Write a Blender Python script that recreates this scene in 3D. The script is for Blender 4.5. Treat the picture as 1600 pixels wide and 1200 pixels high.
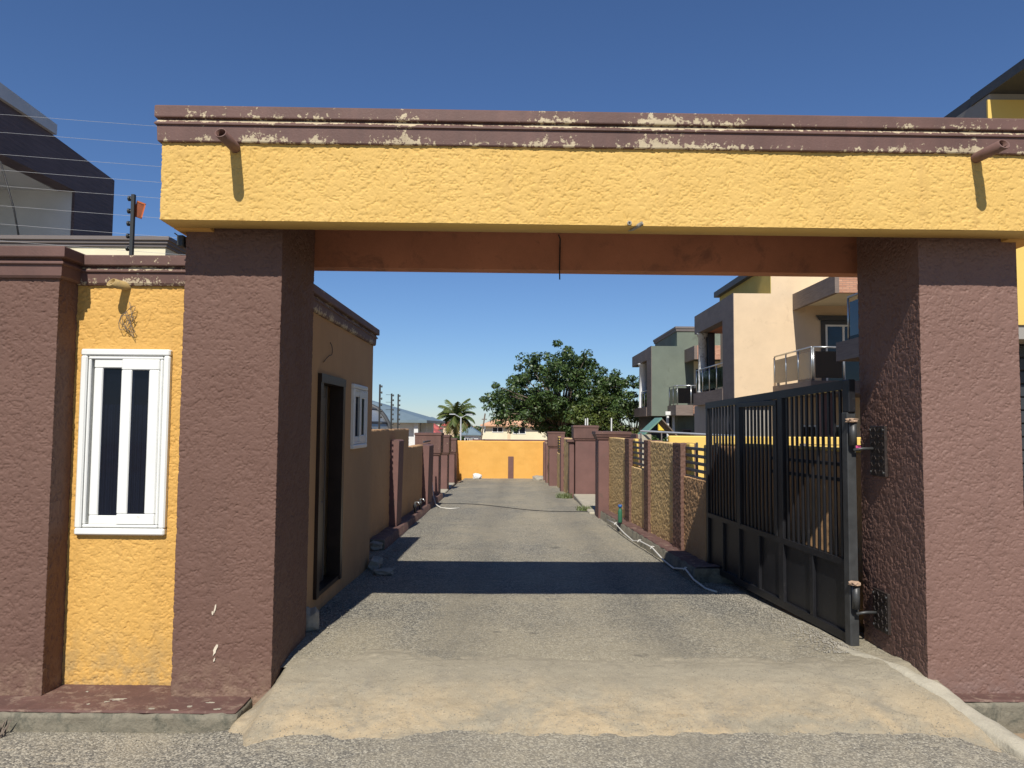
import bpy, math, random
import numpy as np
from mathutils import Matrix, Vector

for o in list(bpy.data.objects): bpy.data.objects.remove(o)
S = bpy.context.scene
COL = S.collection
R = math.radians
random.seed(7)

# ------------------------------------------------------------------ camera
cd = bpy.data.cameras.new('camera'); cam = bpy.data.objects.new('camera', cd); COL.objects.link(cam)
cd.sensor_width = 36.0; cd.lens = 36.0 * 1150 / 1600; cd.clip_start = 0.05; cd.clip_end = 9000
yaw, pitch, roll = R(0.25), R(3.235), R(0.47)
fw = Vector((-math.sin(yaw) * math.cos(pitch), math.cos(yaw) * math.cos(pitch), math.sin(pitch)))
r0 = fw.cross(Vector((0, 0, 1))).normalized(); u0 = r0.cross(fw)
rt = r0 * math.cos(roll) + u0 * math.sin(roll); up = u0 * math.cos(roll) - r0 * math.sin(roll)
cam.matrix_world = Matrix(((rt.x, up.x, -fw.x, 0), (rt.y, up.y, -fw.y, 0), (rt.z, up.z, -fw.z, 1.6), (0, 0, 0, 1)))
S.camera = cam

# ------------------------------------------------------------------ sky and sun
TO_SUN = Vector((-0.075, -1.0, 1.0 / 0.93)).normalized()
elev = math.asin(TO_SUN.z)
w = bpy.data.worlds.new('World'); S.world = w; w.use_nodes = True
nt = w.node_tree; nt.nodes.clear()
sky = nt.nodes.new('ShaderNodeTexSky'); sky.sky_type = 'NISHITA'; sky.sun_disc = False
sky.sun_elevation = elev; sky.sun_rotation = math.atan2(TO_SUN.x, TO_SUN.y)
sky.altitude = 900; sky.air_density = 1.15; sky.dust_density = 0.05; sky.ozone_density = 6.0
bg = nt.nodes.new('ShaderNodeBackground'); bg.inputs['Strength'].default_value = 0.075
wo = nt.nodes.new('ShaderNodeOutputWorld')
tint = nt.nodes.new('ShaderNodeMix'); tint.data_type = 'RGBA'; tint.blend_type = 'MULTIPLY'; tint.inputs[0].default_value = 1.0
tint.inputs[7].default_value = (.78, .89, 1.07, 1)
nt.links.new(sky.outputs[0], tint.inputs[6]); nt.links.new(tint.outputs[2], bg.inputs[0]); nt.links.new(bg.outputs[0], wo.inputs[0])
sl = bpy.data.lights.new('sun', 'SUN'); sun = bpy.data.objects.new('sun', sl); COL.objects.link(sun)
sl.energy = 4.9; sl.angle = R(0.53); sl.color = (1.0, 0.95, 0.87)
sun.rotation_euler = (-TO_SUN).to_track_quat('-Z', 'Y').to_euler()
S.view_settings.view_transform = 'Standard'; S.view_settings.look = 'None'
S.view_settings.exposure = 0.25; S.view_settings.gamma = 1.0; S.view_settings.use_curve_mapping = False

# ------------------------------------------------------------------ helpers
def thing(name, label, cat, loc=(0, 0, 0), rz=0.0, group=None):
    o = bpy.data.objects.new(name, None); COL.objects.link(o); o.empty_display_size = 0.2
    o.location = loc; o.rotation_euler = (0, 0, rz); o['label'] = label; o['category'] = cat
    if group: o['group'] = group
    return o

def tag(o, label, cat, group=None):
    o['label'] = label; o['category'] = cat
    if group: o['group'] = group
    return o

def struct(o): o['kind'] = 'structure'; return o
def stuff(o): o['kind'] = 'stuff'; return o

class MB:
    def __init__(s): s.v = []; s.f = []
    def add(s, vs, fs):
        b = len(s.v); s.v += [tuple(p) for p in vs]; s.f += [tuple(b + i for i in f) for f in fs]; return s
    def box(s, x0, x1, y0, y1, z0, z1):
        return s.add([(x0,y0,z0),(x1,y0,z0),(x1,y1,z0),(x0,y1,z0),(x0,y0,z1),(x1,y0,z1),(x1,y1,z1),(x0,y1,z1)],
                     [(0,3,2,1),(4,5,6,7),(0,1,5,4),(1,2,6,5),(2,3,7,6),(3,0,4,7)])
    def bbox(s, x0, x1, y0, y1, z0, z1, b=0.01):
        # box with chamfered edges
        vs = []; idx = {}
        X = (x0, x1); Y = (y0, y1); Z = (z0, z1)
        for i in (0, 1):
            for j in (0, 1):
                for k in (0, 1):
                    sx = 1 - 2 * i; sy = 1 - 2 * j; sz = 1 - 2 * k
                    idx[i, j, k, 'x'] = len(vs); vs.append((X[i], Y[j] + sy * b, Z[k] + sz * b))
                    idx[i, j, k, 'y'] = len(vs); vs.append((X[i] + sx * b, Y[j], Z[k] + sz * b))
                    idx[i, j, k, 'z'] = len(vs); vs.append((X[i] + sx * b, Y[j] + sy * b, Z[k]))
        fs = []
        q = ((0, 0), (1, 0), (1, 1), (0, 1))
        for i in (0, 1):
            f = [idx[i, a, c, 'x'] for a, c in q]; fs.append(f if i else f[::-1])
            f = [idx[a, i, c, 'y'] for a, c in q]; fs.append(f[::-1] if i else f)
            f = [idx[a, c, i, 'z'] for a, c in q]; fs.append(f if i else f[::-1])
        for a in (0, 1):
            for c in (0, 1):
                e = lambda A, B: [idx[A], idx[B]]
                fs.append([idx[0,a,c,'y'], idx[1,a,c,'y'], idx[1,a,c,'z'], idx[0,a,c,'z']])
                fs.append([idx[a,0,c,'x'], idx[a,1,c,'x'], idx[a,1,c,'z'], idx[a,0,c,'z']])
                fs.append([idx[a,c,0,'x'], idx[a,c,1,'x'], idx[a,c,1,'y'], idx[a,c,0,'y']])
        for i in (0, 1):
            for j in (0, 1):
                for k in (0, 1): fs.append([idx[i,j,k,'x'], idx[i,j,k,'y'], idx[i,j,k,'z']])
        return s.add(vs, fs)
    def prism(s, poly, axis, a, b):
        # poly: 2D list; axis: extrusion axis
        n = len(poly)
        def mk(p, t):
            return {'x': (t, p[0], p[1]), 'y': (p[0], t, p[1]), 'z': (p[0], p[1], t)}[axis]
        vs = [mk(p, a) for p in poly] + [mk(p, b) for p in poly]
        fs = [tuple(range(n - 1, -1, -1)), tuple(range(n, 2 * n))] + [(i, (i + 1) % n, n + (i + 1) % n, n + i) for i in range(n)]
        return s.add(vs, fs)
    def tube(s, pts, r, n=8, cap=True):
        pts = [Vector(p) for p in pts]; rs = r if isinstance(r, (list, tuple)) else [r] * len(pts)
        vs = []; fs = []; prev = None
        for i, p in enumerate(pts):
            t = (pts[min(i + 1, len(pts) - 1)] - pts[max(i - 1, 0)]).normalized()
            if prev is None:
                a = t.cross(Vector((0, 0, 1)));
                if a.length < 0.05: a = t.cross(Vector((0, 1, 0)))
            else:
                a = prev - t * prev.dot(t)
            a.normalize(); prev = a; c = t.cross(a)
            for k in range(n):
                th = 2 * math.pi * k / n; vs.append(p + (a * math.cos(th) + c * math.sin(th)) * rs[i])
        for i in range(len(pts) - 1):
            for k in range(n):
                fs.append((i*n+k, i*n+(k+1)%n, (i+1)*n+(k+1)%n, (i+1)*n+k))
        if cap: fs.append(tuple(range(n - 1, -1, -1))); fs.append(tuple(range((len(pts)-1)*n, len(pts)*n)))
        return s.add(vs, fs)
    def ring(s, x0, x1, y0, y1, prof, close=True):
        # moulding swept round a rectangle; prof = [(offset, z)]
        vs = []; fs = []
        for o, z in prof: vs += [(x0-o,y0-o,z),(x1+o,y0-o,z),(x1+o,y1+o,z),(x0-o,y1+o,z)]
        for i in range(len(prof) - 1):
            for k in range(4): fs.append((i*4+k, i*4+(k+1)%4, (i+1)*4+(k+1)%4, (i+1)*4+k))
        if close: fs.append(tuple((len(prof)-1)*4 + k for k in range(4)))
        return s.add(vs, fs)
    def build(s, name, mat, parent=None, smooth=False):
        me = bpy.data.meshes.new(name); me.from_pydata(s.v, [], s.f); me.update()
        import bmesh
        b = bmesh.new(); b.from_mesh(me); bmesh.ops.recalc_face_normals(b, faces=b.faces); b.to_mesh(me); b.free()
        return link(name, me, mat, parent, smooth)

def link(name, me, mat, parent=None, smooth=False):
    o = bpy.data.objects.new(name, me); COL.objects.link(o)
    if mat: me.materials.clear(); me.materials.append(mat)
    if parent: o.parent = parent
    if smooth: me.polygons.foreach_set('use_smooth', [True] * len(me.polygons))
    return o

def share(o, name, parent, loc=(0, 0, 0), rot=(0, 0, 0), scale=(1, 1, 1)):
    c = o.copy(); c.name = name; COL.objects.link(c); c.parent = parent; c.location = loc; c.rotation_euler = rot; c.scale = scale
    return c

def npmesh(name, V, Q, mat, parent=None, smooth=False):
    V = np.asarray(V, np.float32); Q = np.asarray(Q, np.int32)
    me = bpy.data.meshes.new(name); me.vertices.add(len(V)); me.vertices.foreach_set('co', V.ravel())
    k = Q.shape[1]; me.loops.add(Q.size); me.loops.foreach_set('vertex_index', Q.ravel())
    me.polygons.add(len(Q)); me.polygons.foreach_set('loop_start', np.arange(len(Q), dtype=np.int32) * k)
    me.update(calc_edges=True); me.validate()
    return link(name, me, mat, parent, smooth)

# vectorised value noise
def vnoise(P, seed=0):
    I = np.floor(P).astype(np.int64); f = P - I; f = f * f * (3 - 2 * f); out = np.zeros(len(P))
    for dx in (0, 1):
        for dy in (0, 1):
            for dz in (0, 1):
                h = ((I[:,0]+dx) * 374761393 + (I[:,1]+dy) * 668265263 + (I[:,2]+dz) * 2147483647 + seed * 1274126177) & 0xffffffff
                h = ((h ^ (h >> 13)) * 1274126177) & 0xffffffff; h = (h ^ (h >> 16)) & 0xffff
                wgt = (f[:,0] if dx else 1-f[:,0]) * (f[:,1] if dy else 1-f[:,1]) * (f[:,2] if dz else 1-f[:,2])
                out += wgt * (h / 32767.5 - 1)
    return out
def stucco(P, seed=0):
    """thrown render: level flakes parted by short narrow crevices and pits, gently wavy as a whole"""
    W = np.stack([vnoise(P * 75, seed + 5), vnoise(P * 75 + 9, seed + 6), vnoise(P * 75 + 17, seed + 7)], 1) * .006
    Pw = P + W; n1 = vnoise(Pw * 58, seed); n2 = vnoise(Pw * 100 + 3.1, seed + 1); n3 = vnoise(P * 37 + 5.5, seed + 3); n0 = vnoise(P * 4, seed + 2); n4 = vnoise(P * 140, seed + 4); n5 = vnoise(P * 9, seed + 8)
    crev = np.exp(-(n1 / .30) ** 2) * np.clip((n3 + .22 + .3 * n5) * 2.6, 0, 1)
    pit = np.clip(-n2 - .30, 0, 1) * 1.5
    return .18 + .3 * n0 + .12 * n4 - .95 * crev - .7 * pit + .25 * np.minimum(n1, .2)

def rough_box(name, x0, x1, y0, y1, z0, z1, rough, step, amp, mat, parent=None, seed=0, fn=stucco, lump=0.0, hole=None):
    """box whose listed faces carry a modelled rough render; the others stay plain"""
    Vs = []; Ns = []; Qs = []; base = 0
    dims = {'x': (x0, x1), 'y': (y0, y1), 'z': (z0, z1)}
    for ax in 'xyz':
        for sgn in (-1, 1):
            key = ('-' if sgn < 0 else '+') + ax
            oth = [a for a in 'xyz' if a != ax]
            if key in rough:
                n = [max(1, int(round((dims[a][1]-dims[a][0]) / step))) for a in oth]
            else: n = [1, 1]
            A = np.linspace(*dims[oth[0]], n[0] + 1); B = np.linspace(*dims[oth[1]], n[1] + 1)
            g = np.meshgrid(A, B, indexing='ij'); V = np.zeros((g[0].size, 3)); V['xyz'.index(oth[0])] if False else None
            V[:, 'xyz'.index(oth[0])] = g[0].ravel(); V[:, 'xyz'.index(oth[1])] = g[1].ravel()
            V[:, 'xyz'.index(ax)] = dims[ax][1] if sgn > 0 else dims[ax][0]
            N = np.zeros_like(V); N[:, 'xyz'.index(ax)] = sgn
            i, j = np.meshgrid(np.arange(n[0]), np.arange(n[1]), indexing='ij'); i = i.ravel(); j = j.ravel(); m = n[1] + 1
            Q = np.stack([i*m+j, (i+1)*m+j, (i+1)*m+j+1, i*m+j+1], 1)
            if hole and key == '-y':
                c = V[Q].mean(1); Q = Q[~((c[:, 0] > hole[0]) & (c[:, 0] < hole[1]) & (c[:, 2] > hole[2]) & (c[:, 2] < hole[3]))]
            flip = (sgn < 0) != (ax == 'y')
            if flip: Q = Q[:, ::-1]
            Vs.append(V); Ns.append(N); Qs.append(Q + base); base += len(V)
    V = np.concatenate(Vs); N = np.concatenate(Ns); Q = np.concatenate(Qs)
    key = np.round(V / 0.0004).astype(np.int64); _, idx, inv = np.unique(key, axis=0, return_index=True, return_inverse=True)
    inv = inv.ravel(); U = V[idx]; NN = np.zeros_like(U); np.add.at(NN, inv, N); NN /= np.linalg.norm(NN, axis=1)[:, None] + 1e-9
    d = fn(U, seed) * amp
    if lump: d = d + vnoise(U * 2.2, seed + 9) * lump
    return npmesh(name, U + NN * d[:, None], inv[Q], mat, parent, True)

# ------------------------------------------------------------------ materials
def newmat(name):
    m = bpy.data.materials.new(name); m.use_nodes = True; t = m.node_tree; t.nodes.clear()
    o = t.nodes.new('ShaderNodeOutputMaterial'); b = t.nodes.new('ShaderNodeBsdfPrincipled'); t.links.new(b.outputs[0], o.inputs[0])
    g = t.nodes.new('ShaderNodeNewGeometry')
    return m, t, b, g
def noise(t, vec, scale, detail=4, rough=0.6, dist=0.0):
    n = t.nodes.new('ShaderNodeTexNoise'); n.inputs['Scale'].default_value = scale; n.inputs['Detail'].default_value = detail
    n.inputs['Roughness'].default_value = rough; n.inputs['Distortion'].default_value = dist; t.links.new(vec, n.inputs['Vector']); return n.outputs[0]
def ramp(t, fac, stops):
    r = t.nodes.new('ShaderNodeValToRGB'); t.links.new(fac, r.inputs[0]); e = r.color_ramp.elements
    while len(e) < len(stops): e.new(0.5)
    for i, (p, c) in enumerate(stops):
        e[i].position = p; e[i].color = (*c, 1) if isinstance(c, tuple) else (c, c, c, 1)
    return r.outputs[0]
def mix(t, fac, a, b, mode='MIX'):
    n = t.nodes.new('ShaderNodeMix'); n.data_type = 'RGBA'; n.blend_type = mode
    for s, v in ((n.inputs[0], fac), (n.inputs[6], a), (n.inputs[7], b)):
        if isinstance(v, (int, float)): s.default_value = v
        elif isinstance(v, tuple): s.default_value = (*v, 1)
        else: t.links.new(v, s)
    return n.outputs[2]
def mth(t, op, a, b=0.0):
    n = t.nodes.new('ShaderNodeMath'); n.operation = op
    for s, v in ((n.inputs[0], a), (n.inputs[1], b)):
        if isinstance(v, (int, float)): s.default_value = v
        else: t.links.new(v, s)
    return n.outputs[0]
def bump(t, b, h, strength=0.3, dist=0.01):
    n = t.nodes.new('ShaderNodeBump'); n.inputs['Strength'].default_value = strength; n.inputs['Distance'].default_value = dist
    t.links.new(h, n.inputs['Height']); t.links.new(n.outputs[0], b.inputs['Normal'])
def scalevec(t, vec, s):
    n = t.nodes.new('ShaderNodeMapping'); n.inputs['Scale'].default_value = s; t.links.new(vec, n.inputs['Vector']); return n.outputs[0]

def paint(name, c, var=0.12, scale=3.0, rough=0.7, bs=60, bstr=0.15, bd=0.004, dirt=None, spec=0.4, fine=0.05, metal=0.0):
    """plain painted or cast surface: large tone drift, fine grain, optional dirt patches"""
    m, t, b, g = newmat(name); P = g.outputs['Position']
    lo = tuple(x * (1 - var) for x in c); hi = tuple(min(1, x * (1 + var)) for x in c)
    col = mix(t, ramp(t, noise(t, P, scale, 5, .65), [(.3, 0.0), (.7, 1.0)]), lo, hi)
    col = mix(t, fine, col, ramp(t, noise(t, P, 140, 2), [(.3, 0.0), (.7, 1.0)]), 'OVERLAY')
    if dirt:
        dc, amt, ds = dirt
        col = mix(t, ramp(t, noise(t, P, ds, 8, .72, .4), [(1 - amt - .06, 0.0), (1 - amt + .06, 1.0)]), col, dc)
    t.links.new(col, b.inputs['Base Color']); b.inputs['Roughness'].default_value = rough; b.inputs['Metallic'].default_value = metal
    b.inputs['Specular IOR Level'].default_value = spec
    bump(t, b, noise(t, P, bs, 4, .6), bstr, bd)
    return m

def plain(name, c, rough=0.5, spec=0.5, metal=0.0):
    return paint(name, c, .06, 4, rough, 80, .05, .002, None, spec, .02, metal)

def peel_mat(name, zl=(), amt=0.0):
    """brown masonry paint flaking to an old cream coat, most along the drip edges and the weathered ledge"""
    m, t, b, g = newmat(name); P = g.outputs['Position']
    brown = mix(t, ramp(t, noise(t, P, 2.5, 5), [(.3, 0.0), (.7, 1.0)]), (.10, .053, .042), (.148, .08, .065))
    streak = noise(t, scalevec(t, P, (14, 14, .9)), 1.0, 4); brown = mix(t, ramp(t, streak, [(.45, 0.0), (.8, .4)]), brown, (.075, .045, .04))
    big = ramp(t, noise(t, scalevec(t, P, (1, 1, .5)), 3.6, 3, .55), [(.40, 0.0), (.68, 1.0)])
    det = noise(t, P, 30, 7, .72)
    edge = None
    sp = t.nodes.new('ShaderNodeSeparateXYZ'); t.links.new(P, sp.inputs[0])
    for z0, wd, k in zl:
        d = mth(t, 'ABSOLUTE', mth(t, 'SUBTRACT', sp.outputs[2], z0)); d = mth(t, 'MULTIPLY', mth(t, 'MAXIMUM', mth(t, 'SUBTRACT', 1.0, mth(t, 'DIVIDE', d, wd)), 0.0), k)
        edge = d if edge is None else mth(t, 'MAXIMUM', edge, d)
    msk = mth(t, 'ADD', det, mth(t, 'MULTIPLY', big, .22))
    if edge is not None: msk = mth(t, 'ADD', msk, mth(t, 'MULTIPLY', edge, .16))
    msk = ramp(t, msk, [(.735 - amt, 0.0), (.76 - amt, 1.0)])
    cream = mix(t, ramp(t, noise(t, P, 9, 3), [(.3, 0.0), (.7, 1.0)]), (.36, .285, .18), (.52, .43, .28))
    t.links.new(mix(t, msk, brown, cream), b.inputs['Base Color']); b.inputs['Roughness'].default_value = .62; b.inputs['Specular IOR Level'].default_value = .35
    h = mth(t, 'SUBTRACT', noise(t, P, 70, 3), mth(t, 'MULTIPLY', msk, .6)); bump(t, b, h, .35, .004)
    return m

def stucco_mat(name, c, c2, dirtc, rough=.75, spec=.35, low=None):
    m, t, b, g = newmat(name); P = g.outputs['Position']
    col = mix(t, ramp(t, noise(t, P, 1.6, 4, .6), [(.3, 0.0), (.72, 1.0)]), c, c2)
    col = mix(t, ramp(t, noise(t, P, 26, 5, .7), [(.62, 0.0), (.78, .45)]), col, dirtc)
    col = mix(t, ramp(t, noise(t, scalevec(t, P, (9, 9, .7)), 1.0, 3), [(.56, 0.0), (.8, .3)]), col, dirtc)
    if low:   # splash dirt along the foot of the wall
        z0, z1, lc = low
        sp = t.nodes.new('ShaderNodeSeparateXYZ'); t.links.new(P, sp.inputs[0])
        mr = t.nodes.new('ShaderNodeMapRange'); mr.inputs[1].default_value = z0; mr.inputs[2].default_value = z1
        mr.inputs[3].default_value = 1; mr.inputs[4].default_value = 0; t.links.new(sp.outputs[2], mr.inputs[0])
        f = mth(t, 'MULTIPLY', mr.outputs[0], ramp(t, noise(t, P, 9, 6, .7), [(.4, 0.0), (.62, 1.0)]))
        col = mix(t, f, col, lc)
    t.links.new(col, b.inputs['Base Color']); b.inputs['Roughness'].default_value = rough; b.inputs['Specular IOR Level'].default_value = spec
    cr = mth(t, 'MINIMUM', mth(t, 'SUBTRACT', noise(t, P, 105, 2, .5, .8), .47), .0)
    h = mth(t, 'ADD', mth(t, 'MULTIPLY', noise(t, P, 240, 3, .6), .25), mth(t, 'MULTIPLY', cr, 2.5)); bump(t, b, h, .6, .003)
    return m

def asphalt_mat(name, dark, light, dust, damt, speck=.22):
    m, t, b, g = newmat(name); P = g.outputs['Position']
    v = t.nodes.new('ShaderNodeTexVoronoi'); v.inputs['Scale'].default_value = 105; t.links.new(P, v.inputs['Vector'])
    sep = t.nodes.new('ShaderNodeSeparateColor'); t.links.new(v.outputs['Color'], sep.inputs[0])
    stone = ramp(t, sep.outputs[0], [(0.0, tuple(x*.7 for x in dark)), (.4, tuple(x*1.3 for x in dark)), (.75, light), (1.0, tuple(min(1, x*1.6) for x in light))])
    v2 = t.nodes.new('ShaderNodeTexVoronoi'); v2.inputs['Scale'].default_value = 38; t.links.new(P, v2.inputs['Vector'])
    s2 = t.nodes.new('ShaderNodeSeparateColor'); t.links.new(v2.outputs['Color'], s2.inputs[0])
    near = ramp(t, v2.outputs['Distance'], [(.12, 1.0), (.2, 0.0)])
    stone = mix(t, mth(t, 'MULTIPLY', near, ramp(t, s2.outputs[1], [(1 - speck, 0.0), (1 - speck + .04, .8)])), stone, (.5, .46, .38))
    n = noise(t, P, .55, 6, .62, .6); n2 = noise(t, scalevec(t, P, (1.0, .16, 1)), 2.2, 3); n3 = noise(t, P, 24, 5, .7)
    d = mth(t, 'ADD', mth(t, 'ADD', mth(t, 'MULTIPLY', n, .62), mth(t, 'MULTIPLY', n2, .38)), mth(t, 'MULTIPLY', mth(t, 'SUBTRACT', n3, .5), .5))
    sy = t.nodes.new('ShaderNodeSeparateXYZ'); t.links.new(P, sy.inputs[0])
    sand = mth(t, 'MAXIMUM', mth(t, 'SUBTRACT', 1.0, mth(t, 'DIVIDE', mth(t, 'ABSOLUTE', mth(t, 'SUBTRACT', sy.outputs[1], 4.95)), 1.3)), 0.0)
    side = mth(t, 'MAXIMUM', mth(t, 'SUBTRACT', mth(t, 'ABSOLUTE', mth(t, 'SUBTRACT', sy.outputs[0], .35)), .65), 0.0)
    d = mth(t, 'SUBTRACT', mth(t, 'ADD', d, mth(t, 'MULTIPLY', sand, .17)), mth(t, 'MULTIPLY', mth(t, 'MINIMUM', side, 1.2), .11))
    df = ramp(t, d, [(.40 - damt, 0.0), (.68 - damt, .62)])
    dustc = mix(t, noise(t, P, 3.5, 4), tuple(x * .8 for x in dust), tuple(min(1, x * 1.15) for x in dust))
    col = mix(t, df, stone, dustc)
    wear = noise(t, scalevec(t, P, (1.1, 4.2, 1)), 1.5, 6, .68); col = mix(t, ramp(t, wear, [(.63, 0.0), (.70, .75)]), col, tuple(min(1, x * 1.25) for x in dust))
    tr = mth(t, 'ABSOLUTE', mth(t, 'SUBTRACT', mth(t, 'ABSOLUTE', mth(t, 'SUBTRACT', sy.outputs[0], .35)), .75)); trk = mth(t, 'MULTIPLY', mth(t, 'MAXIMUM', mth(t, 'SUBTRACT', 1.0, mth(t, 'DIVIDE', tr, .38)), 0.0), noise(t, scalevec(t, P, (2.5, .5, 1)), 1.2, 4))
    col = mix(t, mth(t, 'MULTIPLY', trk, .55), col, tuple(x * 1.1 for x in dark))
    ol = ramp(t, noise(t, P, 2.7, 3, .5), [(.68, 0.0), (.74, .55)]); col = mix(t, ol, col, tuple(x * .6 for x in dark))
    blot = ramp(t, noise(t, P, 1.3, 5, .65), [(.58, 0.0), (.75, .4)]); col = mix(t, blot, col, tuple(x * .8 for x in dark))
    t.links.new(col, b.inputs['Base Color']); b.inputs['Roughness'].default_value = .82; b.inputs['Specular IOR Level'].default_value = .35
    h = mth(t, 'SUBTRACT', 1.0, v.outputs['Distance']); h = mth(t, 'ADD', h, mth(t, 'MULTIPLY', n3, .8)); bump(t, b, h, .6, .006)
    return m

def dusty_concrete(name):
    m, t, b, g = newmat(name); P = g.outputs['Position']
    base = mix(t, ramp(t, noise(t, P, 2.2, 6, .65), [(.3, 0.0), (.7, 1.0)]), (.25, .22, .16), (.325, .285, .208))
    sp = t.nodes.new('ShaderNodeSeparateXYZ'); t.links.new(P, sp.inputs[0])
    mr = t.nodes.new('ShaderNodeMapRange'); mr.inputs[1].default_value = 4.95; mr.inputs[2].default_value = 4.5; t.links.new(sp.outputs[1], mr.inputs[0])
    f = mth(t, 'MULTIPLY', ramp(t, noise(t, P, 2.6, 7, .7, .5), [(.38, 0.0), (.6, .95)]), mr.outputs[0])
    col = mix(t, mth(t, 'MULTIPLY', f, .75), base, (.45, .34, .2))
    st = noise(t, P, 75, 6, .8); col = mix(t, ramp(t, st, [(.56, 0.0), (.66, .75)]), col, (.13, .11, .08)); col = mix(t, ramp(t, noise(t, P, 90, 4, .75), [(.6, 0.0), (.68, .7)]), col, (.5, .43, .32))
    col = mix(t, ramp(t, noise(t, P, 5, 7, .75), [(.52, 0.0), (.66, .55)]), col, (.225, .2, .155))
    ck = mth(t, 'ABSOLUTE', mth(t, 'SUBTRACT', noise(t, P, 1.8, 5, .6, .3), .5)); col = mix(t, ramp(t, ck, [(.0, .3), (.003, 0.0)]), col, (.09, .075, .055))
    t.links.new(col, b.inputs['Base Color']); b.inputs['Roughness'].default_value = .9; b.inputs['Specular IOR Level'].default_value = .2
    bump(t, b, mth(t, 'ADD', noise(t, P, 60, 6, .7), noise(t, P, 12, 3)), .5, .012)
    return m

def glass_mat(name, c=(.012, .016, .026), rough=.04):
    m, t, b, g = newmat(name); P = g.outputs['Position']
    b.inputs['Base Color'].default_value = (*c, 1); b.inputs['Specular IOR Level'].default_value = .5
    t.links.new(ramp(t, noise(t, P, 6, 5, .7), [(.4, rough), (.75, rough + .12)]), b.inputs['Roughness'])
    bump(t, b, noise(t, P, 1.5, 2), .04, .02)
    return m

def leaf_mat(name, dark, light, rough=.5):
    m, t, b, g = newmat(name)
    col = ramp(t, g.outputs['Random Per Island'], [(0.0, dark), (.65, tuple((a+c)/2 for a, c in zip(dark, light))), (1.0, light)])
    t.links.new(col, b.inputs['Base Color']); b.inputs['Roughness'].default_value = rough; b.inputs['Specular IOR Level'].default_value = .4
    o = [n for n in t.nodes if n.type == 'OUTPUT_MATERIAL'][0]
    tr = t.nodes.new('ShaderNodeBsdfTranslucent'); t.links.new(mix(t, 1.0, col, (1.0, 1.0, .45), 'MULTIPLY'), tr.inputs[0])
    ms = t.nodes.new('ShaderNodeMixShader'); ms.inputs[0].default_value = .22
    t.links.new(b.outputs[0], ms.inputs[1]); t.links.new(tr.outputs[0], ms.inputs[2]); t.links.new(ms.outputs[0], o.inputs[0])
    return m

def brick_mat(name):
    m, t, b, g = newmat(name); P = g.outputs['Position']
    mp = t.nodes.new('ShaderNodeMapping'); mp.inputs['Rotation'].default_value = (R(90), 0, 0); t.links.new(P, mp.inputs['Vector'])
    br = t.nodes.new('ShaderNodeTexBrick'); t.links.new(mp.outputs[0], br.inputs['Vector'])
    br.inputs['Scale'].default_value = 1.0; br.inputs['Brick Width'].default_value = .2; br.inputs['Row Height'].default_value = .055; br.inputs['Mortar Size'].default_value = .006
    br.inputs['Color1'].default_value = (.42, .2, .12, 1); br.inputs['Color2'].default_value = (.55, .3, .19, 1); br.inputs['Mortar'].default_value = (.3, .2, .15, 1)
    t.links.new(br.outputs[0], b.inputs['Base Color']); b.inputs['Roughness'].default_value = .85
    bump(t, b, mth(t, 'SUBTRACT', 1.0, br.outputs['Fac']), .6, .01)
    return m

def grain_mat(name, a, c, sc=(1.2, 1.2, 22), rough=.7):
    """ribbed split-face cladding with streaks along the course"""
    m, t, b, g = newmat(name); P = g.outputs['Position']
    n = noise(t, scalevec(t, P, sc), 1.6, 6, .7); col = mix(t, ramp(t, n, [(.32, 0.0), (.68, 1.0)]), a, c)
    col = mix(t, ramp(t, noise(t, P, .9, 3), [(.4, 0.0), (.7, .35)]), col, tuple(x * 1.25 for x in c))
    t.links.new(col, b.inputs['Base Color']); b.inputs['Roughness'].default_value = rough; bump(t, b, n, .4, .02)
    return m

M = {}
M['yellow'] = stucco_mat('yellow_stucco', (.575, .362, .097), (.625, .405, .122), (.40, .235, .075))
M['yellow_wall'] = stucco_mat('orange_yellow_stucco', (.545, .307, .075), (.595, .345, .092), (.34, .19, .058), low=(-.15, .35, (.36, .24, .1)))
M['soffit'] = paint('yellow_smooth_render', (.62, .34, .09), .12, 2, .8, 50, .2, .004, ((.3, .17, .08), .3, 2.0))
M['soffit_dark'] = paint('reddish_lintel_render', (.47, .19, .105), .16, 2, .8, 50, .2, .004, ((.3, .13, .08), .4, 3.0))
M['brown'] = stucco_mat('brown_stucco', (.128, .070, .052), (.15, .085, .064), (.088, .05, .038), .68, .25, low=(-.16, .12, (.24, .16, .11)))
M['brown_pale'] = stucco_mat('pale_brown_stucco', (.170, .096, .074), (.192, .110, .086), (.115, .066, .052), .62, .35, low=(-.16, .1, (.2, .13, .11)))  # right pillar's brown, set lighter than the left pillar's
M['brown_flat'] = paint('flat_brown_render', (.15, .078, .066), .15, 1.8, .75, 45, .3, .006, ((.12, .075, .06), .36, 5))
M['peel'] = peel_mat('peeling_brown_paint', [(3.365, .06, 1.0), (3.485, .02, 1.6), (3.515, .04, .7)])
M['peel_low'] = peel_mat('flaking_brown_paint', [(2.55, .05, 1.0), (2.645, .02, 1.3)], .0)
M['peel_cap'] = peel_mat('worn_brown_cap_paint', [], -.075)
M['pvc'] = paint('white_pvc', (.72, .72, .68), .05, 2, .35, 90, .04, .002, ((.5, .47, .38), .3, 14), .5)
M['glass'] = glass_mat('dark_window_glass')
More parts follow.
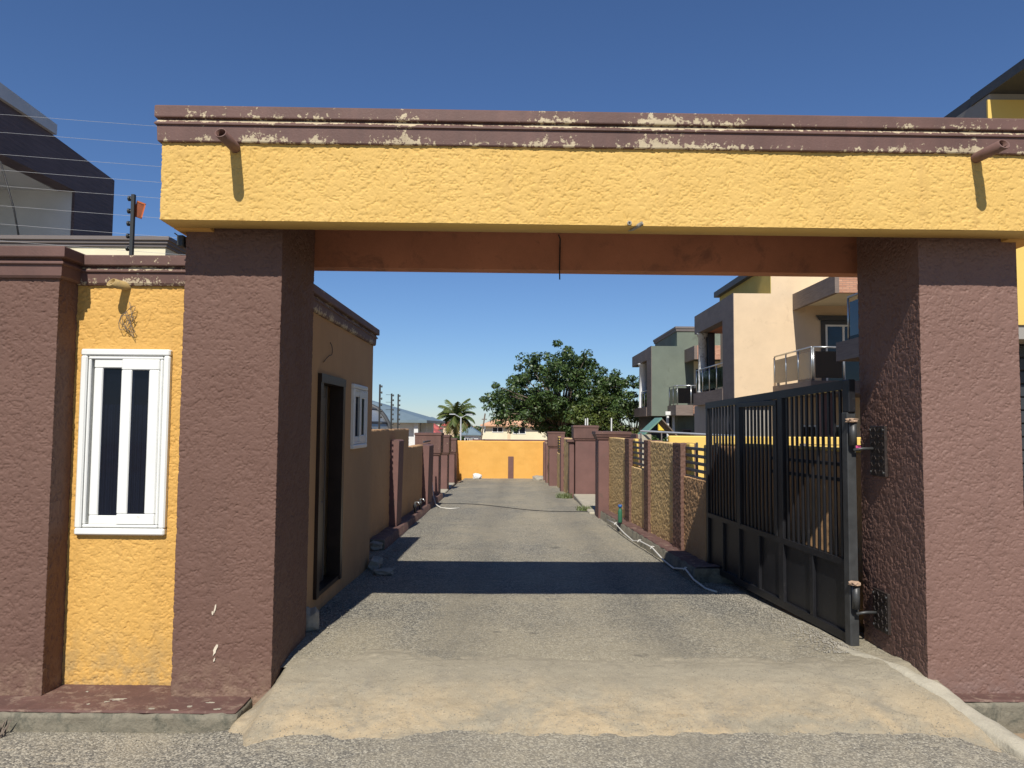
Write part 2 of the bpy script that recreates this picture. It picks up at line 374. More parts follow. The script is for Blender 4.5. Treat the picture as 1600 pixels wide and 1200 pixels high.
def pane_mat():
    m, t, b, g = newmat('tinted_window_pane'); b.inputs['Base Color'].default_value = (.012, .015, .024, 1); b.inputs['Roughness'].default_value = .04
    t.links.new(ramp(t, noise(t, g.outputs['Position'], 7, 5, .7), [(.45, .03), (.75, .16)]), b.inputs['Roughness'])
    o = [n for n in t.nodes if n.type == 'OUTPUT_MATERIAL'][0]; tr = t.nodes.new('ShaderNodeBsdfTransparent'); tr.inputs[0].default_value = (.34, .38, .5, 1)
    ms = t.nodes.new('ShaderNodeMixShader'); ms.inputs[0].default_value = .6; t.links.new(b.outputs[0], ms.inputs[1]); t.links.new(tr.outputs[0], ms.inputs[2]); t.links.new(ms.outputs[0], o.inputs[0]); return m
M['pane'] = pane_mat()
M['fold'] = paint('slate_blue_curtain', (.05, .06, .09), .25, 12, .9)
M['curtain'] = paint('dark_curtain', (.02, .023, .035), .3, 30, .9)
M['iron'] = paint('black_gate_paint', (.010, .010, .012), .3, 5, .45, 70, .15, .002, ((.05, .045, .04), .34, 18), .5)
M['iron_grey'] = paint('worn_grey_steel', (.042, .043, .043), .3, 8, .45, 60, .25, .003, ((.22, .19, .15), .27, 26), .5)
M['plate'] = paint('chequer_plate_steel', (.035, .026, .022), .3, 8, .38, 45, .8, .006, ((.12, .1, .08), .3, 20), .6)
M['rag'] = paint('dusty_pink_rag', (.42, .29, .2), .3, 30, .95, 80, .8, .01)
M['asphalt_in'] = asphalt_mat('worn_asphalt', (.09, .086, .073), (.265, .245, .195), (.37, .318, .216), .06, .2)
M['asphalt_st'] = asphalt_mat('street_asphalt', (.12, .112, .095), (.29, .265, .208), (.38, .328, .23), .03, .14)
M['ramp'] = dusty_concrete('dusty_concrete')
M['edging'] = paint('trowelled_mortar', (.37, .335, .255), .18, 5, .9, 40, .5, .012, ((.26, .23, .18), .34, 7))
M['kerb'] = paint('stained_kerb_concrete', (.19, .168, .122), .25, 6, .9, 35, .7, .012, ((.1, .095, .07), .46, 6))
M['kerb_brown'] = paint('scuffed_brown_step', (.115, .06, .048), .25, 5, .8, 40, .5, .008, ((.22, .15, .11), .42, 11))
M['earth'] = paint('dry_earth', (.3, .22, .14), .25, .7, .95, 20, .6, .02, ((.12, .13, .05), .42, .35))
M['stone'] = paint('pale_rubble', (.3, .275, .225), .25, 9, .9, 40, .6, .008)
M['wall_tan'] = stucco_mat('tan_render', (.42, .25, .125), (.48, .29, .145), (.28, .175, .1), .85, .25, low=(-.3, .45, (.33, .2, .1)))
M['pebble'] = stucco_mat('pebbledash', (.56, .38, .17), (.66, .46, .21), (.36, .24, .12), .8, .35)
M['end_wall'] = stucco_mat('orange_render', (.62, .33, .075), (.68, .375, .095), (.54, .28, .065), .85, .25)
M['slat'] = plain('slate_grey_slat', (.045, .047, .055), .5)
M['wood'] = paint('dark_varnished_wood', (.028, .017, .012), .3, 6, .4, 50, .2, .003)
M['dark'] = plain('dark_interior', (.02, .018, .016), .9)  # near-black colour standing in for shade inside the guardhouse and conduit
M['post'] = plain('black_fence_post', (.02, .022, .022), .5)
M['wire'] = plain('galvanised_wire', (.45, .46, .47), .4, .5, .4)
M['black_wire'] = plain('black_cable', (.012, .012, .012), .6)
M['hose'] = paint('white_conduit', (.62, .6, .54), .1, 6, .5, 60, .1, .002, ((.35, .31, .25), .36, 12))
M['sign'] = paint('weathered_sign', (.24, .075, .035), .3, 18, .6)
M['sign_edge'] = plain('orange_sign_edge', (.6, .16, .05), .6)
M['clad_dark'] = grain_mat('dark_slate_cladding', (.06, .04, .042), (.115, .082, .086))
M['clad_brown'] = grain_mat('brown_stone_cladding', (.115, .085, .07), (.2, .155, .128))
M['clad_grey'] = grain_mat('mauve_grey_cladding', (.1, .08, .074), (.145, .122, .112), (1, 1, 3))
M['white_render'] = paint('white_render', (.62, .62, .6), .06, 1.5, .8)
M['roof_white'] = paint('pale_roof_fascia', (.46, .48, .5), .08, 2, .6)
M['cream'] = paint('cream_render', (.64, .49, .32), .07, 1.2, .85, 20, .3, .01, ((.54, .41, .27), .36, 1.6))
M['cream_pale'] = paint('pale_cream_render', (.68, .62, .44), .07, 1.2, .85)
M['olive'] = paint('olive_yellow_render', (.42, .33, .09), .1, 1.2, .85)
M['house_yellow'] = paint('bright_yellow_render', (.68, .47, .125), .06, 1.0, .85, 20, .2, .01, ((.45, .36, .22), .25, 2.0))
M['green'] = paint('sage_green_render', (.135, .158, .125), .12, .8, .85, 20, .3, .01, ((.1, .115, .09), .4, .7))
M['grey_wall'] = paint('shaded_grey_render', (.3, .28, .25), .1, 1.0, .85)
M['trim_dark'] = plain('charcoal_trim', (.05, .052, .055), .6)
M['trim_mid'] = plain('grey_brown_cornice', (.14, .12, .115), .7)
M['brick'] = brick_mat('salmon_brick')
M['steel'] = plain('brushed_steel', (.5, .51, .5), .3, .5, .8)
M['tint'] = glass_mat('tinted_balustrade_glass', (.006, .006, .007), .05)
M['tint_brown'] = glass_mat('bronze_balustrade_glass', (.12, .1, .08), .15)
M['column'] = paint('flaking_column_paint', (.5, .5, .47), .1, 3, .8, 20, .3, .01, ((.1, .09, .08), .42, 5))
M['shutter'] = plain('dark_roller_shutter', (.03, .033, .036), .5)
M['roof_grey'] = paint('blue_grey_metal_roof', (.14, .19, .22), .1, 1, .5)
M['roof_orange'] = paint('salmon_tile_roof', (.58, .33, .2), .1, 1, .8)
M['roof_red'] = paint('red_tile_roof', (.4, .09, .075), .15, 1, .8)
M['leaf'] = leaf_mat('broad_dark_leaves', (.03, .06, .018), (.1, .15, .042), .42)
M['leaf_b'] = leaf_mat('yellow_green_leaves', (.045, .07, .014), (.13, .16, .035))
M['palm'] = leaf_mat('palm_leaflets', (.04, .07, .018), (.14, .17, .05))
M['palm_dry'] = leaf_mat('yellowed_palm_leaflets', (.16, .15, .04), (.3, .24, .08))
M['bark'] = paint('grey_bark', (.16, .125, .095), .25, 6, .9, 20, .8, .02)
M['weed'] = leaf_mat('weeds', (.05, .08, .015), (.16, .19, .05))
M['bottle_green'] = plain('green_plastic', (.03, .13, .075), .35)
M['bottle_blue'] = plain('blue_plastic', (.03, .1, .28), .35)
M['bag'] = paint('white_plastic_bag', (.75, .75, .73), .1, 9, .45, 14, .8, .03)
M['poly'] = paint('smoky_polycarbonate', (.3, .31, .3), .1, 3, .35)
M['tin_green'] = plain('green_sheet_metal', (.13, .25, .19), .5)
M['yellow_box'] = plain('yellow_enamel', (.75, .55, .06), .5)
M['magenta'] = plain('magenta_cloth', (.5, .06, .2), .8)

# ------------------------------------------------------------------ the setting: ground, road, street, ramp, kerbs
def zg(Y): return 0.0 if Y < 6 else -.022 * (Y - 6)
GY = [-60, 4.0, 4.9, 5.3, 6, 12, 20, 30, 75, 150, 400, 1500, 6000]
GZ = [-.31, -.31, -.31, -.06, -.06, -.2, -.38, -.62, -1.7, -3.2, -4.2, -4.5, -4.5]
gx = [-6000, -1500, -300, -60, -20, -8, 0, 8, 20, 60, 300, 1500, 6000]
V = [(x * (1 if y < 200 else 1), y, z) for y, z in zip(GY, GZ) for x in gx]; n = len(gx)
struct(npmesh('ground', V, [(j*n+i, j*n+i+1, (j+1)*n+i+1, (j+1)*n+i) for j in range(len(GY)-1) for i in range(n-1)], M['earth']))

def sheet(name, xs, ys, zf, mat, smooth=True):
    g = np.meshgrid(xs, ys, indexing='xy'); P = np.stack([g[0].ravel(), g[1].ravel(), np.zeros(g[0].size)], 1)
    P[:, 2] = zf(P[:, 0], P[:, 1]); n = len(xs); i, j = np.meshgrid(np.arange(n-1), np.arange(len(ys)-1)); i = i.ravel(); j = j.ravel()
    return struct(npmesh(name, P, np.stack([j*n+i, j*n+i+1, (j+1)*n+i+1, (j+1)*n+i], 1), mat, None, smooth))
def nz(x, y, s, sd=0): return vnoise(np.stack([x*s, y*s, np.zeros_like(x)], 1), sd)
def road_z(x, y):
    z = np.where(y < 6, 0.0, -.022 * (y - 6)) + .006 * nz(x, y, 1.1, 3) + .003 * nz(x, y, 5, 4)
    return z - np.where(y < 5.2, (5.2 - y) * .12, 0)
sheet('driveway_road', np.linspace(-1.99, 2.75, 96), np.concatenate([np.linspace(5.0, 12, 140), np.linspace(12.2, 29.9, 90)]), road_z, M['asphalt_in'])
sheet('street', np.linspace(-14, 14, 180), np.concatenate([np.linspace(-40, 1.5, 40), np.linspace(1.7, 4.95, 60)]),
      lambda x, y: -.25 + .082 * np.interp(y, [2.6, 4.5], [0, 1]) * np.interp(x, [-1.85, -1.35, 2.5, 3.0], [0, 1, 1, 0]) + .006 * nz(x, y, .9, 5) + .003 * nz(x, y, 6, 6) - np.maximum(0, y - 4.5) * .35, M['asphalt_st'])

def ramp_z(x, y):
    y = y - (.0 + .03 * x) * np.clip((5.0 - y) / .4, 0, 1)
    prof = np.interp(y, [4.1, 4.28, 4.36, 4.5, 4.8, 5.0, 5.1, 5.2, 5.4], [-.235, -.196, -.168, -.122, -.044, -.008, .003, .002, -.02])
    left = np.maximum(0, -1.50 - x) * 1.0; right = np.maximum(0, x - 2.76) * 1.2
    toe = np.interp(y, [4.2, 4.42, 5.0, 5.15, 5.3], [1.0, .8, .3, .8, 1.0])
    flare = .115 * np.exp(-((x + 1.665) / .075) ** 2) * np.interp(y, [4.40, 4.53, 4.64, 4.8], [0, .75, .6, 0])
    return prof - left - right + flare + (.013 * nz(x, y, 2.3, 11) + .009 * nz(x, y, 9, 12) + .006 * nz(x, y, 26, 13) + .003 * nz(x, y, 60, 14)) * toe
sheet('concrete_ramp', np.linspace(-1.84, 3.0, 320), np.linspace(4.12, 5.42, 110), ramp_z, M['ramp'])

def kerb_obj(name, x0, x1, y0, y1, z0, z1, mat, top):
    rng = np.random.RandomState(int(abs(x0) * 10))
    o = rough_box(name, x0, x1, y0, y1, z0, z1, ('-y', '+z', '-x', '+x'), .03, .012, mat, None, 3, lambda P, s: vnoise(P * 9, s) * .8 + vnoise(P * 31, s + 1) * .5)
    struct(o)
    if top: t = rough_box('painted_step', x0 + .01, x1 - .01, y0 + .015, y1, z1 + .003, z1 + .013, ('+z', '-y'), .03, .004, M['kerb_brown'], o, 5, lambda P, s: vnoise(P * 12, s))
    return o
KL = kerb_obj('kerb_left', -9, -1.66, 4.52, 5.02, -.4, -.153, M['kerb'], True)
kerb_obj('kerb_right', 2.83, 9, 4.76, 5.1, -.4, -.125, M['kerb'], True)
def step_chip(cx, cy, w, h, tilt, seed):
    rg_ = random.Random(seed); n_ = 15; P_ = []
    for k in range(n_):
        a = 2 * math.pi * k / n_; r_ = rg_.uniform(.4, 1.15); x, y = r_ * math.cos(a) * w, r_ * math.sin(a) * h
        P_.append((cx + x * math.cos(tilt) - y * math.sin(tilt), cy + x * math.sin(tilt) + y * math.cos(tilt)))
    MB().prism(P_, 'z', -.143, -.1365).build('paint_chip', M['edging'], KL)
for a_ in [(-2.48, 4.72, .055, .02, .1, 1), (-2.53, 4.68, .018, .012, .5, 2), (-2.62, 4.64, .012, .01, .3, 3), (-1.98, 4.62, .02, .012, .2, 4), (-1.88, 4.68, .03, .01, -.1, 5), (-2.2, 4.58, .02, .008, 0, 6), (-2.75, 4.85, .012, .01, 0, 7), (-1.80, 4.58, .025, .012, .4, 8), (-2.05, 4.56, .03, .008, 0, 9)]: step_chip(*a_)
# trowelled mortar haunch running from the right pillar out to the street
pts = [(2.38, 5.52, .004, .04), (2.47, 5.30, .012, .06), (2.60, 5.02, .010, .075), (2.69, 4.84, -.03, .085), (2.78, 4.64, -.095, .09), (2.85, 4.42, -.155, .095), (2.91, 4.2, -.2, .095), (2.99, 3.9, -.226, .09), (3.1, 3.5, -.238, .085), (3.25, 3.0, -.246, .08)]
fine = []
for a in range(len(pts) - 1):
    for k in range(12):
        f = k / 12; fine.append(tuple(pts[a][i] * (1 - f) + pts[a+1][i] * f for i in range(4)))
vs = []; fs = []; prof_s = (-1.25, -1.0, -.8, -.4, 0, .4, .8, 1.0, 1.25); prof_h = (-.12, -.02, -.003, .004, .006, .003, -.006, -.022, -.14); NN = 9
J = vnoise(np.array([[i * .21, k * .37, 0] for i in range(len(fine)) for k in range(NN)]), 3).reshape(-1, NN)
for i, (x, y, z, wd) in enumerate(fine):
    for k in range(NN): vs.append((x + .93 * prof_s[k] * wd * .85 + J[i, k] * .022, y + .36 * prof_s[k] * wd, z + prof_h[k] + J[i, (k + 4) % NN] * .006))
for i in range(len(fine) - 1):
    for k in range(NN - 1): fs.append((i*NN+k, i*NN+k+1, (i+1)*NN+k+1, (i+1)*NN+k))
struct(npmesh('mortar_haunch', vs, fs, M['edging'], None, True))

# ------------------------------------------------------------------ gateway arch
GR = math.atan(.0225)
gw = thing('gateway_arch', 'yellow and brown stucco gateway arch spanning the driveway entrance', 'gateway', (0, 4.834, 0), GR)
c_, s_ = math.cos(GR), math.sin(GR)
pl = rough_box('pillar', -2.18, -1.545, 0, .84, -.25, 3.25, ('-y', '+x', '-x'), .0046, .0052, M['brown'], gw, 21)
pl['label'] = 'dark brown rough stucco left pillar'
pr = rough_box('pillar', 2.70, 3.365, 0, .84, -.25, 3.25, ('-y', '-x'), .0046, .0052, M['brown_pale'], gw, 31)
pr['label'] = 'lighter mauve brown rough stucco right pillar'
FX0, FX1, FY0, FY1, ZB = -2.232, 3.5, -.275, 1.20, 2.86
# front skirt: rough face, smooth soffit just under it
rough_box('front_fascia', FX0, FX1, FY0, FY0 + .2, ZB + .004, 3.36, ('-y', '-x', '+x'), .0046, .0058, M['yellow'], gw, 41, lump=.006)
MB().box(FX0 + .004, FX0 + .235, FY0 + .2, FY1 - .15, ZB, 3.36).build('side_fascia', M['soffit'], gw)
MB().box(FX1 - .235, FX1 - .004, FY0 + .2, FY1 - .15, ZB, 3.36).build('side_fascia', M['soffit'], gw)
MB().box(FX0, FX1, FY1 - .15, FY1, ZB, 3.3).build('rear_fascia', M['soffit_dark'], gw)
MB().box(FX0 + .02, FX1 - .02, FY0 + .02, FY1 - .02, 3.26, 3.35).build('roof_slab', M['brown_flat'], gw)
prof = [(-.02, 3.352), (.016, 3.354), (.02, 3.36), (.024, 3.455), (.036, 3.46), (.036, 3.468), (.012, 3.497), (.012, 3.502), (.034, 3.504), (.036, 3.51), (.036, 3.572), (.03, 3.58), (-.2, 3.585)]
MB().ring(FX0, FX1, FY0, FY1 - .45, prof).build('cornice', M['peel'], gw)

def chip(parent, cx, cz, w, h, tilt, seed, y=-.006):
    rg_ = random.Random(seed); n_ = 13; P_ = []
    for k in range(n_):
        a = 2 * math.pi * k / n_; r_ = rg_.uniform(.55, 1.1); x, z = r_ * math.cos(a) * w, r_ * math.sin(a) * h
        P_.append((cx + x * math.cos(tilt) - z * math.sin(tilt), cz + x * math.sin(tilt) + z * math.cos(tilt)))
    return MB().prism(P_, 'y', y, .004).build('paint_chip', M['chip'], parent)
M['chip'] = paint('bare_plaster_chip', (.6, .52, .4), .15, 20, .9)
chip(gw, -1.905, .155, .011, .045, -.35, 1); chip(gw, -1.915, .41, .006, .03, -.2, 5); chip(gw, -1.93, .385, .005, .016, .1, 6); chip(gw, -1.91, .09, .006, .018, -.3, 7)
def spout(name, base, d, L, r, parent, mat):
    base = Vector(base); d = Vector(d).normalized(); m = MB(); n = 16
    a = d.cross(Vector((0, 0, 1))).normalized(); c = d.cross(a)
    vs = []; fs = []
    for (t, rr) in ((-.08, r), (L, r), (L, r * .84), (.02, r * .84)):
        for k in range(n):
            th = 2 * math.pi * k / n; vs.append(base + d * (t + (.02 * math.sin(th) if t == L else 0)) + (a * math.cos(th) + c * math.sin(th)) * rr)
    for i in range(3):
        for k in range(n): fs.append((i*n+k, i*n+(k+1)%n, (i+1)*n+(k+1)%n, (i+1)*n+k))
    fs.append(tuple(3*n + k for k in range(n)))
    return m.add(vs, fs).build(name, mat, parent, True)
M['spout'] = paint('brown_painted_pipe', (.15, .082, .065), .15, 10, .5, 60, .1, .003, ((.3, .22, .16), .3, 25))
spout('drain_pipe', (-1.775, FY0, 3.325), (.02, -1, -.03), .26, .034, gw, M['spout'])
spout('drain_pipe', (2.925, FY0, 3.33), (.02, -1, -.03), .26, .034, gw, M['spout'])
# a pair of broken conduit ends under the lip and a wire
MB().tube([(.705, FY0 - .006, 2.880), (.705, FY0 + .03, 2.878)], .014, 11).build('conduit_stub', M['stone'], gw)
MB().tube([(.705, FY0 - .0075, 2.880), (.705, FY0 + .02, 2.879)], .007, 9).build('painted_bore', M['dark'], gw)  # solid dark plug, painted as the shaded hollow of the stub
MB().tube([(.785, FY0 - .016, 2.878), (.765, FY0 + .0, 2.866), (.735, FY0 + .05, 2.852), (.715, FY0 + .085, 2.853)], [.012, .014, .009, .004], 8).build('broken_conduit', M['stone'], gw)
w_ = MB().tube([(.36, .98, 3.13), (.375, 1.0, 3.10), (.377, 1.035, 3.05), (.374, 1.038, 2.87), (.376, 1.042, 2.78)], .006, 6).build('hanging_wire', M['black_wire'])
w_.location = (0, 4.834, 0); w_.rotation_euler = (0, 0, GR); tag(w_, 'thin black wire dangling under the middle of the arch', 'wire')
fx = thing('junction_box', 'small black fitting at the top of the left gateway pillar', 'fitting', (-2.2, 4.80, 2.80))
MB().bbox(-.035, .01, -.03, .03, -.04, .035, .006).build('box', M['post'], fx); MB().tube([(-.03, 0, .03), (-.055, -.02, .05)], .004, 6).build('wire_end', M['black_wire'], fx)

# ------------------------------------------------------------------ guardhouse
M['spout_y'] = paint('yellowed_pipe', (.36, .25, .1), .2, 12, .5, 60, .1, .003, ((.2, .15, .08), .4, 25))
gh = thing('guardhouse', 'small yellow guardhouse with brown cornice left of the gateway', 'guardhouse')
FW = 4.98; SX = -1.69; BK = 8.70
rough_box('front_wall', -3.45, -1.80, FW, FW + .15, -.25, 2.56, ('-y',), .0046, .0052, M['yellow_wall'], gh, 51, hole=(-2.905, -2.366, .88, 2.062))
rough_box('pillar', -3.66, -2.995, 4.77, 5.3, -.25, 2.56, ('-y', '+x'), .0046, .0052, M['brown'], gh, 61)
prof2 = [(-.02, 2.532), (.02, 2.535), (.03, 2.55), (.034, 2.618), (.05, 2.624), (.05, 2.632), (.03, 2.658), (.03, 2.662), (.064, 2.664), (.068, 2.67), (.068, 2.728), (.062, 2.735), (-.12, 2.738)]
MB().ring(-3.66, -2.995, 4.77, 5.3, [(o, z + .004) for o, z in prof2]).build('pillar_cornice', M['peel_cap'], gh)
MB().ring(-3.64, SX, FW, BK, [(o * .9, z - .002) for o, z in prof2]).build('cornice', M['peel_low'], gh)
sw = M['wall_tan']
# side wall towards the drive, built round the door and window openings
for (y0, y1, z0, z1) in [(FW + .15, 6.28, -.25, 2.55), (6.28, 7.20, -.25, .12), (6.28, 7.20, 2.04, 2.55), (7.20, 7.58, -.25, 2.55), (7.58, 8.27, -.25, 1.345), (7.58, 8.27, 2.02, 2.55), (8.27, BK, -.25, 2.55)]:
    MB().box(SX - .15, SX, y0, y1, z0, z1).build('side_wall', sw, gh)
MB().box(-3.6, SX - .15, BK - .15, BK - .002, -.25, 2.53).build('rear_wall', sw, gh)
MB().box(-3.62, -3.47, FW + .15, BK - .15, -.25, 2.53).build('far_side_wall', sw, gh)
MB().box(-3.47, SX - .15, FW + .15, BK - .15, -.06, .1).build('floor_slab', M['dark'], gh)
MB().box(-3.47, SX - .15, FW + .16, BK - .16, 2.4, 2.52).build('roof_slab', M['dark'], gh)
# door
dr = MB(); dr.box(SX - .10, SX + .03, 6.285, 6.37, .122, 1.96); dr.box(SX - .10, SX + .03, 7.11, 7.195, .122, 1.96); dr.box(SX - .10, SX + .035, 6.285, 7.195, 1.96, 2.036); dr.box(SX - .14, SX + .02, 6.37, 7.11, .122, .16)
dfr = dr.build('door_frame', M['wood'], gh)
dl = MB().bbox(SX - .10, SX - .06, 6.375, 6.80, .165, 1.955, .006)
for z0, z1 in ((.3, .9), (1.0, 1.85)): dl.bbox(SX - .065, SX - .045, 6.43, 6.74, z0, z1, .008)
dl.build('door_leaf', M['wood'], gh)
MB().box(SX - .085, SX - .06, 6.81, 6.85, .17, 1.95).build('door_edge', M['iron_grey'], gh)
cv = MB(); cy = [6.86 + .012 * i for i in range(20)]
for i in range(19):
    a = SX - .13 + .012 * math.sin(i * 1.3); b_ = SX - .13 + .012 * math.sin((i + 1) * 1.3)
    cv.add([(a, cy[i], .17), (b_, cy[i+1], .17), (b_, cy[i+1], 1.95), (a, cy[i], 1.95)], [(0, 1, 2, 3)])
cv.build('door_curtain', M['curtain'], gh)

def slide_window(parent, W, H, to, name='window'):
    """white sliding window built in local x (width) z (height), facing -y; to: 4x4 placing it"""
    def put(o): o.matrix_local = to; return o
    def frame(x0, x1, z0, z1, wd, y0, y1, bev=.006):
        m = MB()
        for a, b_, c, d in ((x0, x1, z0, z0 + wd), (x0, x1, z1 - wd, z1)): m.bbox(a, b_, y0, y1, c, d, bev)
        for a, b_ in ((x0, x0 + wd), (x1 - wd, x1)): m.bbox(a, b_, y0 + .001, y1, z0 + wd, z1 - wd, bev)
        return m
    m = frame(0, W, 0, H, .045, -.034, .02, .009)
    fr = put(m.build(name + '_frame', M['pvc'], parent))
    put(MB().box(.04, W - .04, .032, .036, .04, H - .04).build('window_back', M['pvc'], parent))
    m = frame(.049, W - .049, .049, H - .049, .020, -.026, .02); m2 = put(m.build('inner_frame', M['pvc'], parent))
    mid = W * .5 + .02
    s1 = put(frame(.085, mid + .028, .068, H - .068, .06, -.016, .018).build('sash', M['pvc'], parent))
    s2 = put(frame(mid - .045, W - .069, .069, H - .069, .072, -.030, -.012).build('sash', M['pvc'], parent))
    for x0, x1, y, zc in ((.14, mid - .03, .0, .12), (mid + .02, W - .135, -.02, .13)):
        put(MB().add([(x0, y, zc), (x1, y, zc), (x1, y, H - zc), (x0, y, H - zc)], [(0, 1, 2, 3)]).build('pane', M['pane'], parent))
        nn = 60; vs = []
        for k in range(nn + 1):
            u = x0 - .004 + (x1 - x0 + .008) * k / nn; d_ = .012 + .006 * math.sin(k * .95 + x0 * 40) + .004 * math.sin(k * .41)
            vs += [(u, d_, zc - .01), (u + .004 * math.sin(k * .3), d_ + .002, H * .66), (u, d_ + .006, H * .70)]
        put(npmesh('pane_curtain', vs, [q for k in range(nn) for q in ((k*3, k*3+3, k*3+4, k*3+1), (k*3+1, k*3+4, k*3+5, k*3+2))], M['fold'], parent, True))
        put(MB().box(x0 - .005, x1 + .005, .026, .03, zc - .01, H - zc + .01).build('painted_room_dark', M['dark'], parent))  # black sheet painted in place of the unlit room behind
slide_window(gh, .605, 1.247, Matrix.Translation((-2.938, FW - .004, .848)))
slide_window(gh, .69, .675, Matrix.Translation((SX + .002, 7.58, 1.345)) @ Matrix.Rotation(R(90), 4, 'Z'))
MB().box(SX - .14, SX - .12, 7.6, 8.25, 1.36, 2.0).build('window_curtain', M['curtain'], gh)
spout('drain_pipe', (-2.66, FW, 2.528), (-.28, -1, .02), .14, .03, gh, M['spout_y'])

def curl(name, label, pts, r, mat, cat='wire', group=None):
    return tag(MB().tube(pts, r, 6).build(name, mat, None, True), label, cat, group)
rs = random.Random(3); pp = [(-2.63, FW - .02, 2.42)]
for i in range(64):
    a = i * .52; pp.append((-2.635 + (.035 + .02 * math.sin(i * .31)) * math.cos(a) + .02 * math.sin(i * .13), FW - .022 - .012 * (i % 3) * .5, 2.28 + .07 * math.sin(a * .83) * (1 - .3 * math.cos(i * .2)) - .02 * math.sin(i * .11)))
curl('wire_coil', 'tangle of thin rusty wire under the drain spout above the white window', pp, .0022, M['bark'])
pp = [(SX + .015, 6.62, 2.34)]
for i in range(16): pp.append((SX + .016, 6.62 + .10 * math.sin(i * .24) - .002 * i * i * .4, 2.33 - .012 * i + .012 * math.sin(i * .7)))
curl('loose_wire', 'short loop of loose wire on the guardhouse wall above its door', pp, .003, M['black_wire'])

# electric fence stub on the guardhouse roof
def insul_post(name, label, loc, h, n, dirx, group=None, big=1.0):
    t = thing(name, label, 'fence post', loc, 0, group)
    MB().bbox(-.0125 * big, .0125 * big, -.0125 * big, .0125 * big, 0, h, .002).build('post', M['post'], t)
    for i in range(n):
        z = h - .03 - i * (h - .08) / (n - .45)
        MB().tube([(dirx * .012 * big, 0, z), (dirx * .02 * big, 0, z), (dirx * .022 * big, 0, z), (dirx * .036 * big, 0, z), (dirx * .038 * big, 0, z)], [.008, .009, .018 * big, .018 * big, .012], 10).build('insulator', M['post'], t)
    return t
ip = insul_post('electric_fence_post', 'short electric fence post with orange warning plate on the guardhouse roof', (-2.735, 5.16, 2.735), .49, 5, -1)
sg = MB().bbox(.014, .075, .01, .014, -.06, .06, .001).build('warning_plate', M['sign'], ip); sg.location = (0, 0, .40); sg.rotation_euler = (0, R(12), R(40))
s2_ = MB(); s2_.box(.018, .071, .0075, .0095, .048, .057); s2_.box(.066, .0745, .0075, .0095, -.05, .047); o_ = s2_.build('plate_border', M['sign_edge'], sg)

# small stone at the foot of the left pillar and rubble along the guardhouse
def rock(name, label, loc, size, seed, mat, group=None, cat='stone'):
    rng = random.Random(seed); import bmesh
    b = bmesh.new(); bmesh.ops.create_icosphere(b, subdivisions=2, radius=1)
    for v in b.verts:
        p = v.co.normalized(); k = 1 + .16 * math.sin(p.x * 3 + seed) + .14 * math.sin(p.y * 5 + seed * 2) + rng.uniform(-.11, .11)
        m_ = max(abs(p.x), abs(p.y), abs(p.z)); v.co = Vector((p.x / m_ ** .9 * size[0], p.y / m_ ** .9 * size[1], p.z / m_ ** .9 * size[2])) * k
    me = bpy.data.meshes.new(name); b.to_mesh(me); b.free()
    o = link(name, me, mat); o.location = loc; return tag(o, label, cat, group)
rock('boundary_stone', 'rounded concrete lump against the rear foot of the left gateway pillar', (-1.575, 5.80, .08), (.055, .07, .095), 4, M['stone'])
rock('concrete_block', 'pale concrete block beside the guardhouse rear corner', (-1.585, 8.55, .0), (.07, .1, .07), 9, M['stone'])
rock('concrete_lump', 'flat concrete lump on the asphalt just in front of the guardhouse rear corner', (-1.44, 8.22, -.02), (.1, .07, .03), 12, M['stone'])
rock('haunch_block', 'pale mortar block at the near end of the left kerb', (-1.84, 10.05, -.03), (.09, .12, .06), 15, M['stone'])

# ------------------------------------------------------------------ open metal gate
ga = math.atan2(2.15 - 2.53, 8.2 - 5.53)      # local +y runs from hinge to free end
gate = thing('metal_gate', 'tall black barred metal gate leaf swung open against the right wall', 'gate', (2.53, 5.53, 0), -ga)
GL = 2.72; TOP = lambda L: 1.968 - .035 * L; BOT = lambda L: .004 + .018 * L; MID = lambda L: .585 + .02 * L
def rail(name, L0, L1, f, lo, hi, t): return MB().prism([(L0, f(L0) + lo), (L1, f(L1) + lo), (L1, f(L1) + hi), (L0, f(L0) + hi)], 'x', -t, t).build(name, M['iron'], gate)
rail('top_rail', .09, GL, TOP, -.07, 0, .025); rail('bottom_rail', .09, GL, BOT, 0, .065, .025); rail('middle_rail', .09, GL - .05, MID, -.025, .025, .0245)
MB().bbox(-.036, .036, .015, .09, -.03, 1.72, .006).build('hinge_stile', M['iron_grey'], gate)
MB().bbox(-.028, .028, .0, .089, 1.72, 1.968, .006).build('hinge_stile_top', M['iron'], gate)
for L0, L1, nm in [(1.02, 1.11, 'stile'), (1.90, 1.945, 'stile'), (GL - .05, GL, 'end_stile')]:
    MB().bbox(-.023, .023, L0, L1, BOT(L0) + .06, TOP(L1) - .066, .004).build(nm, M['iron'], gate)
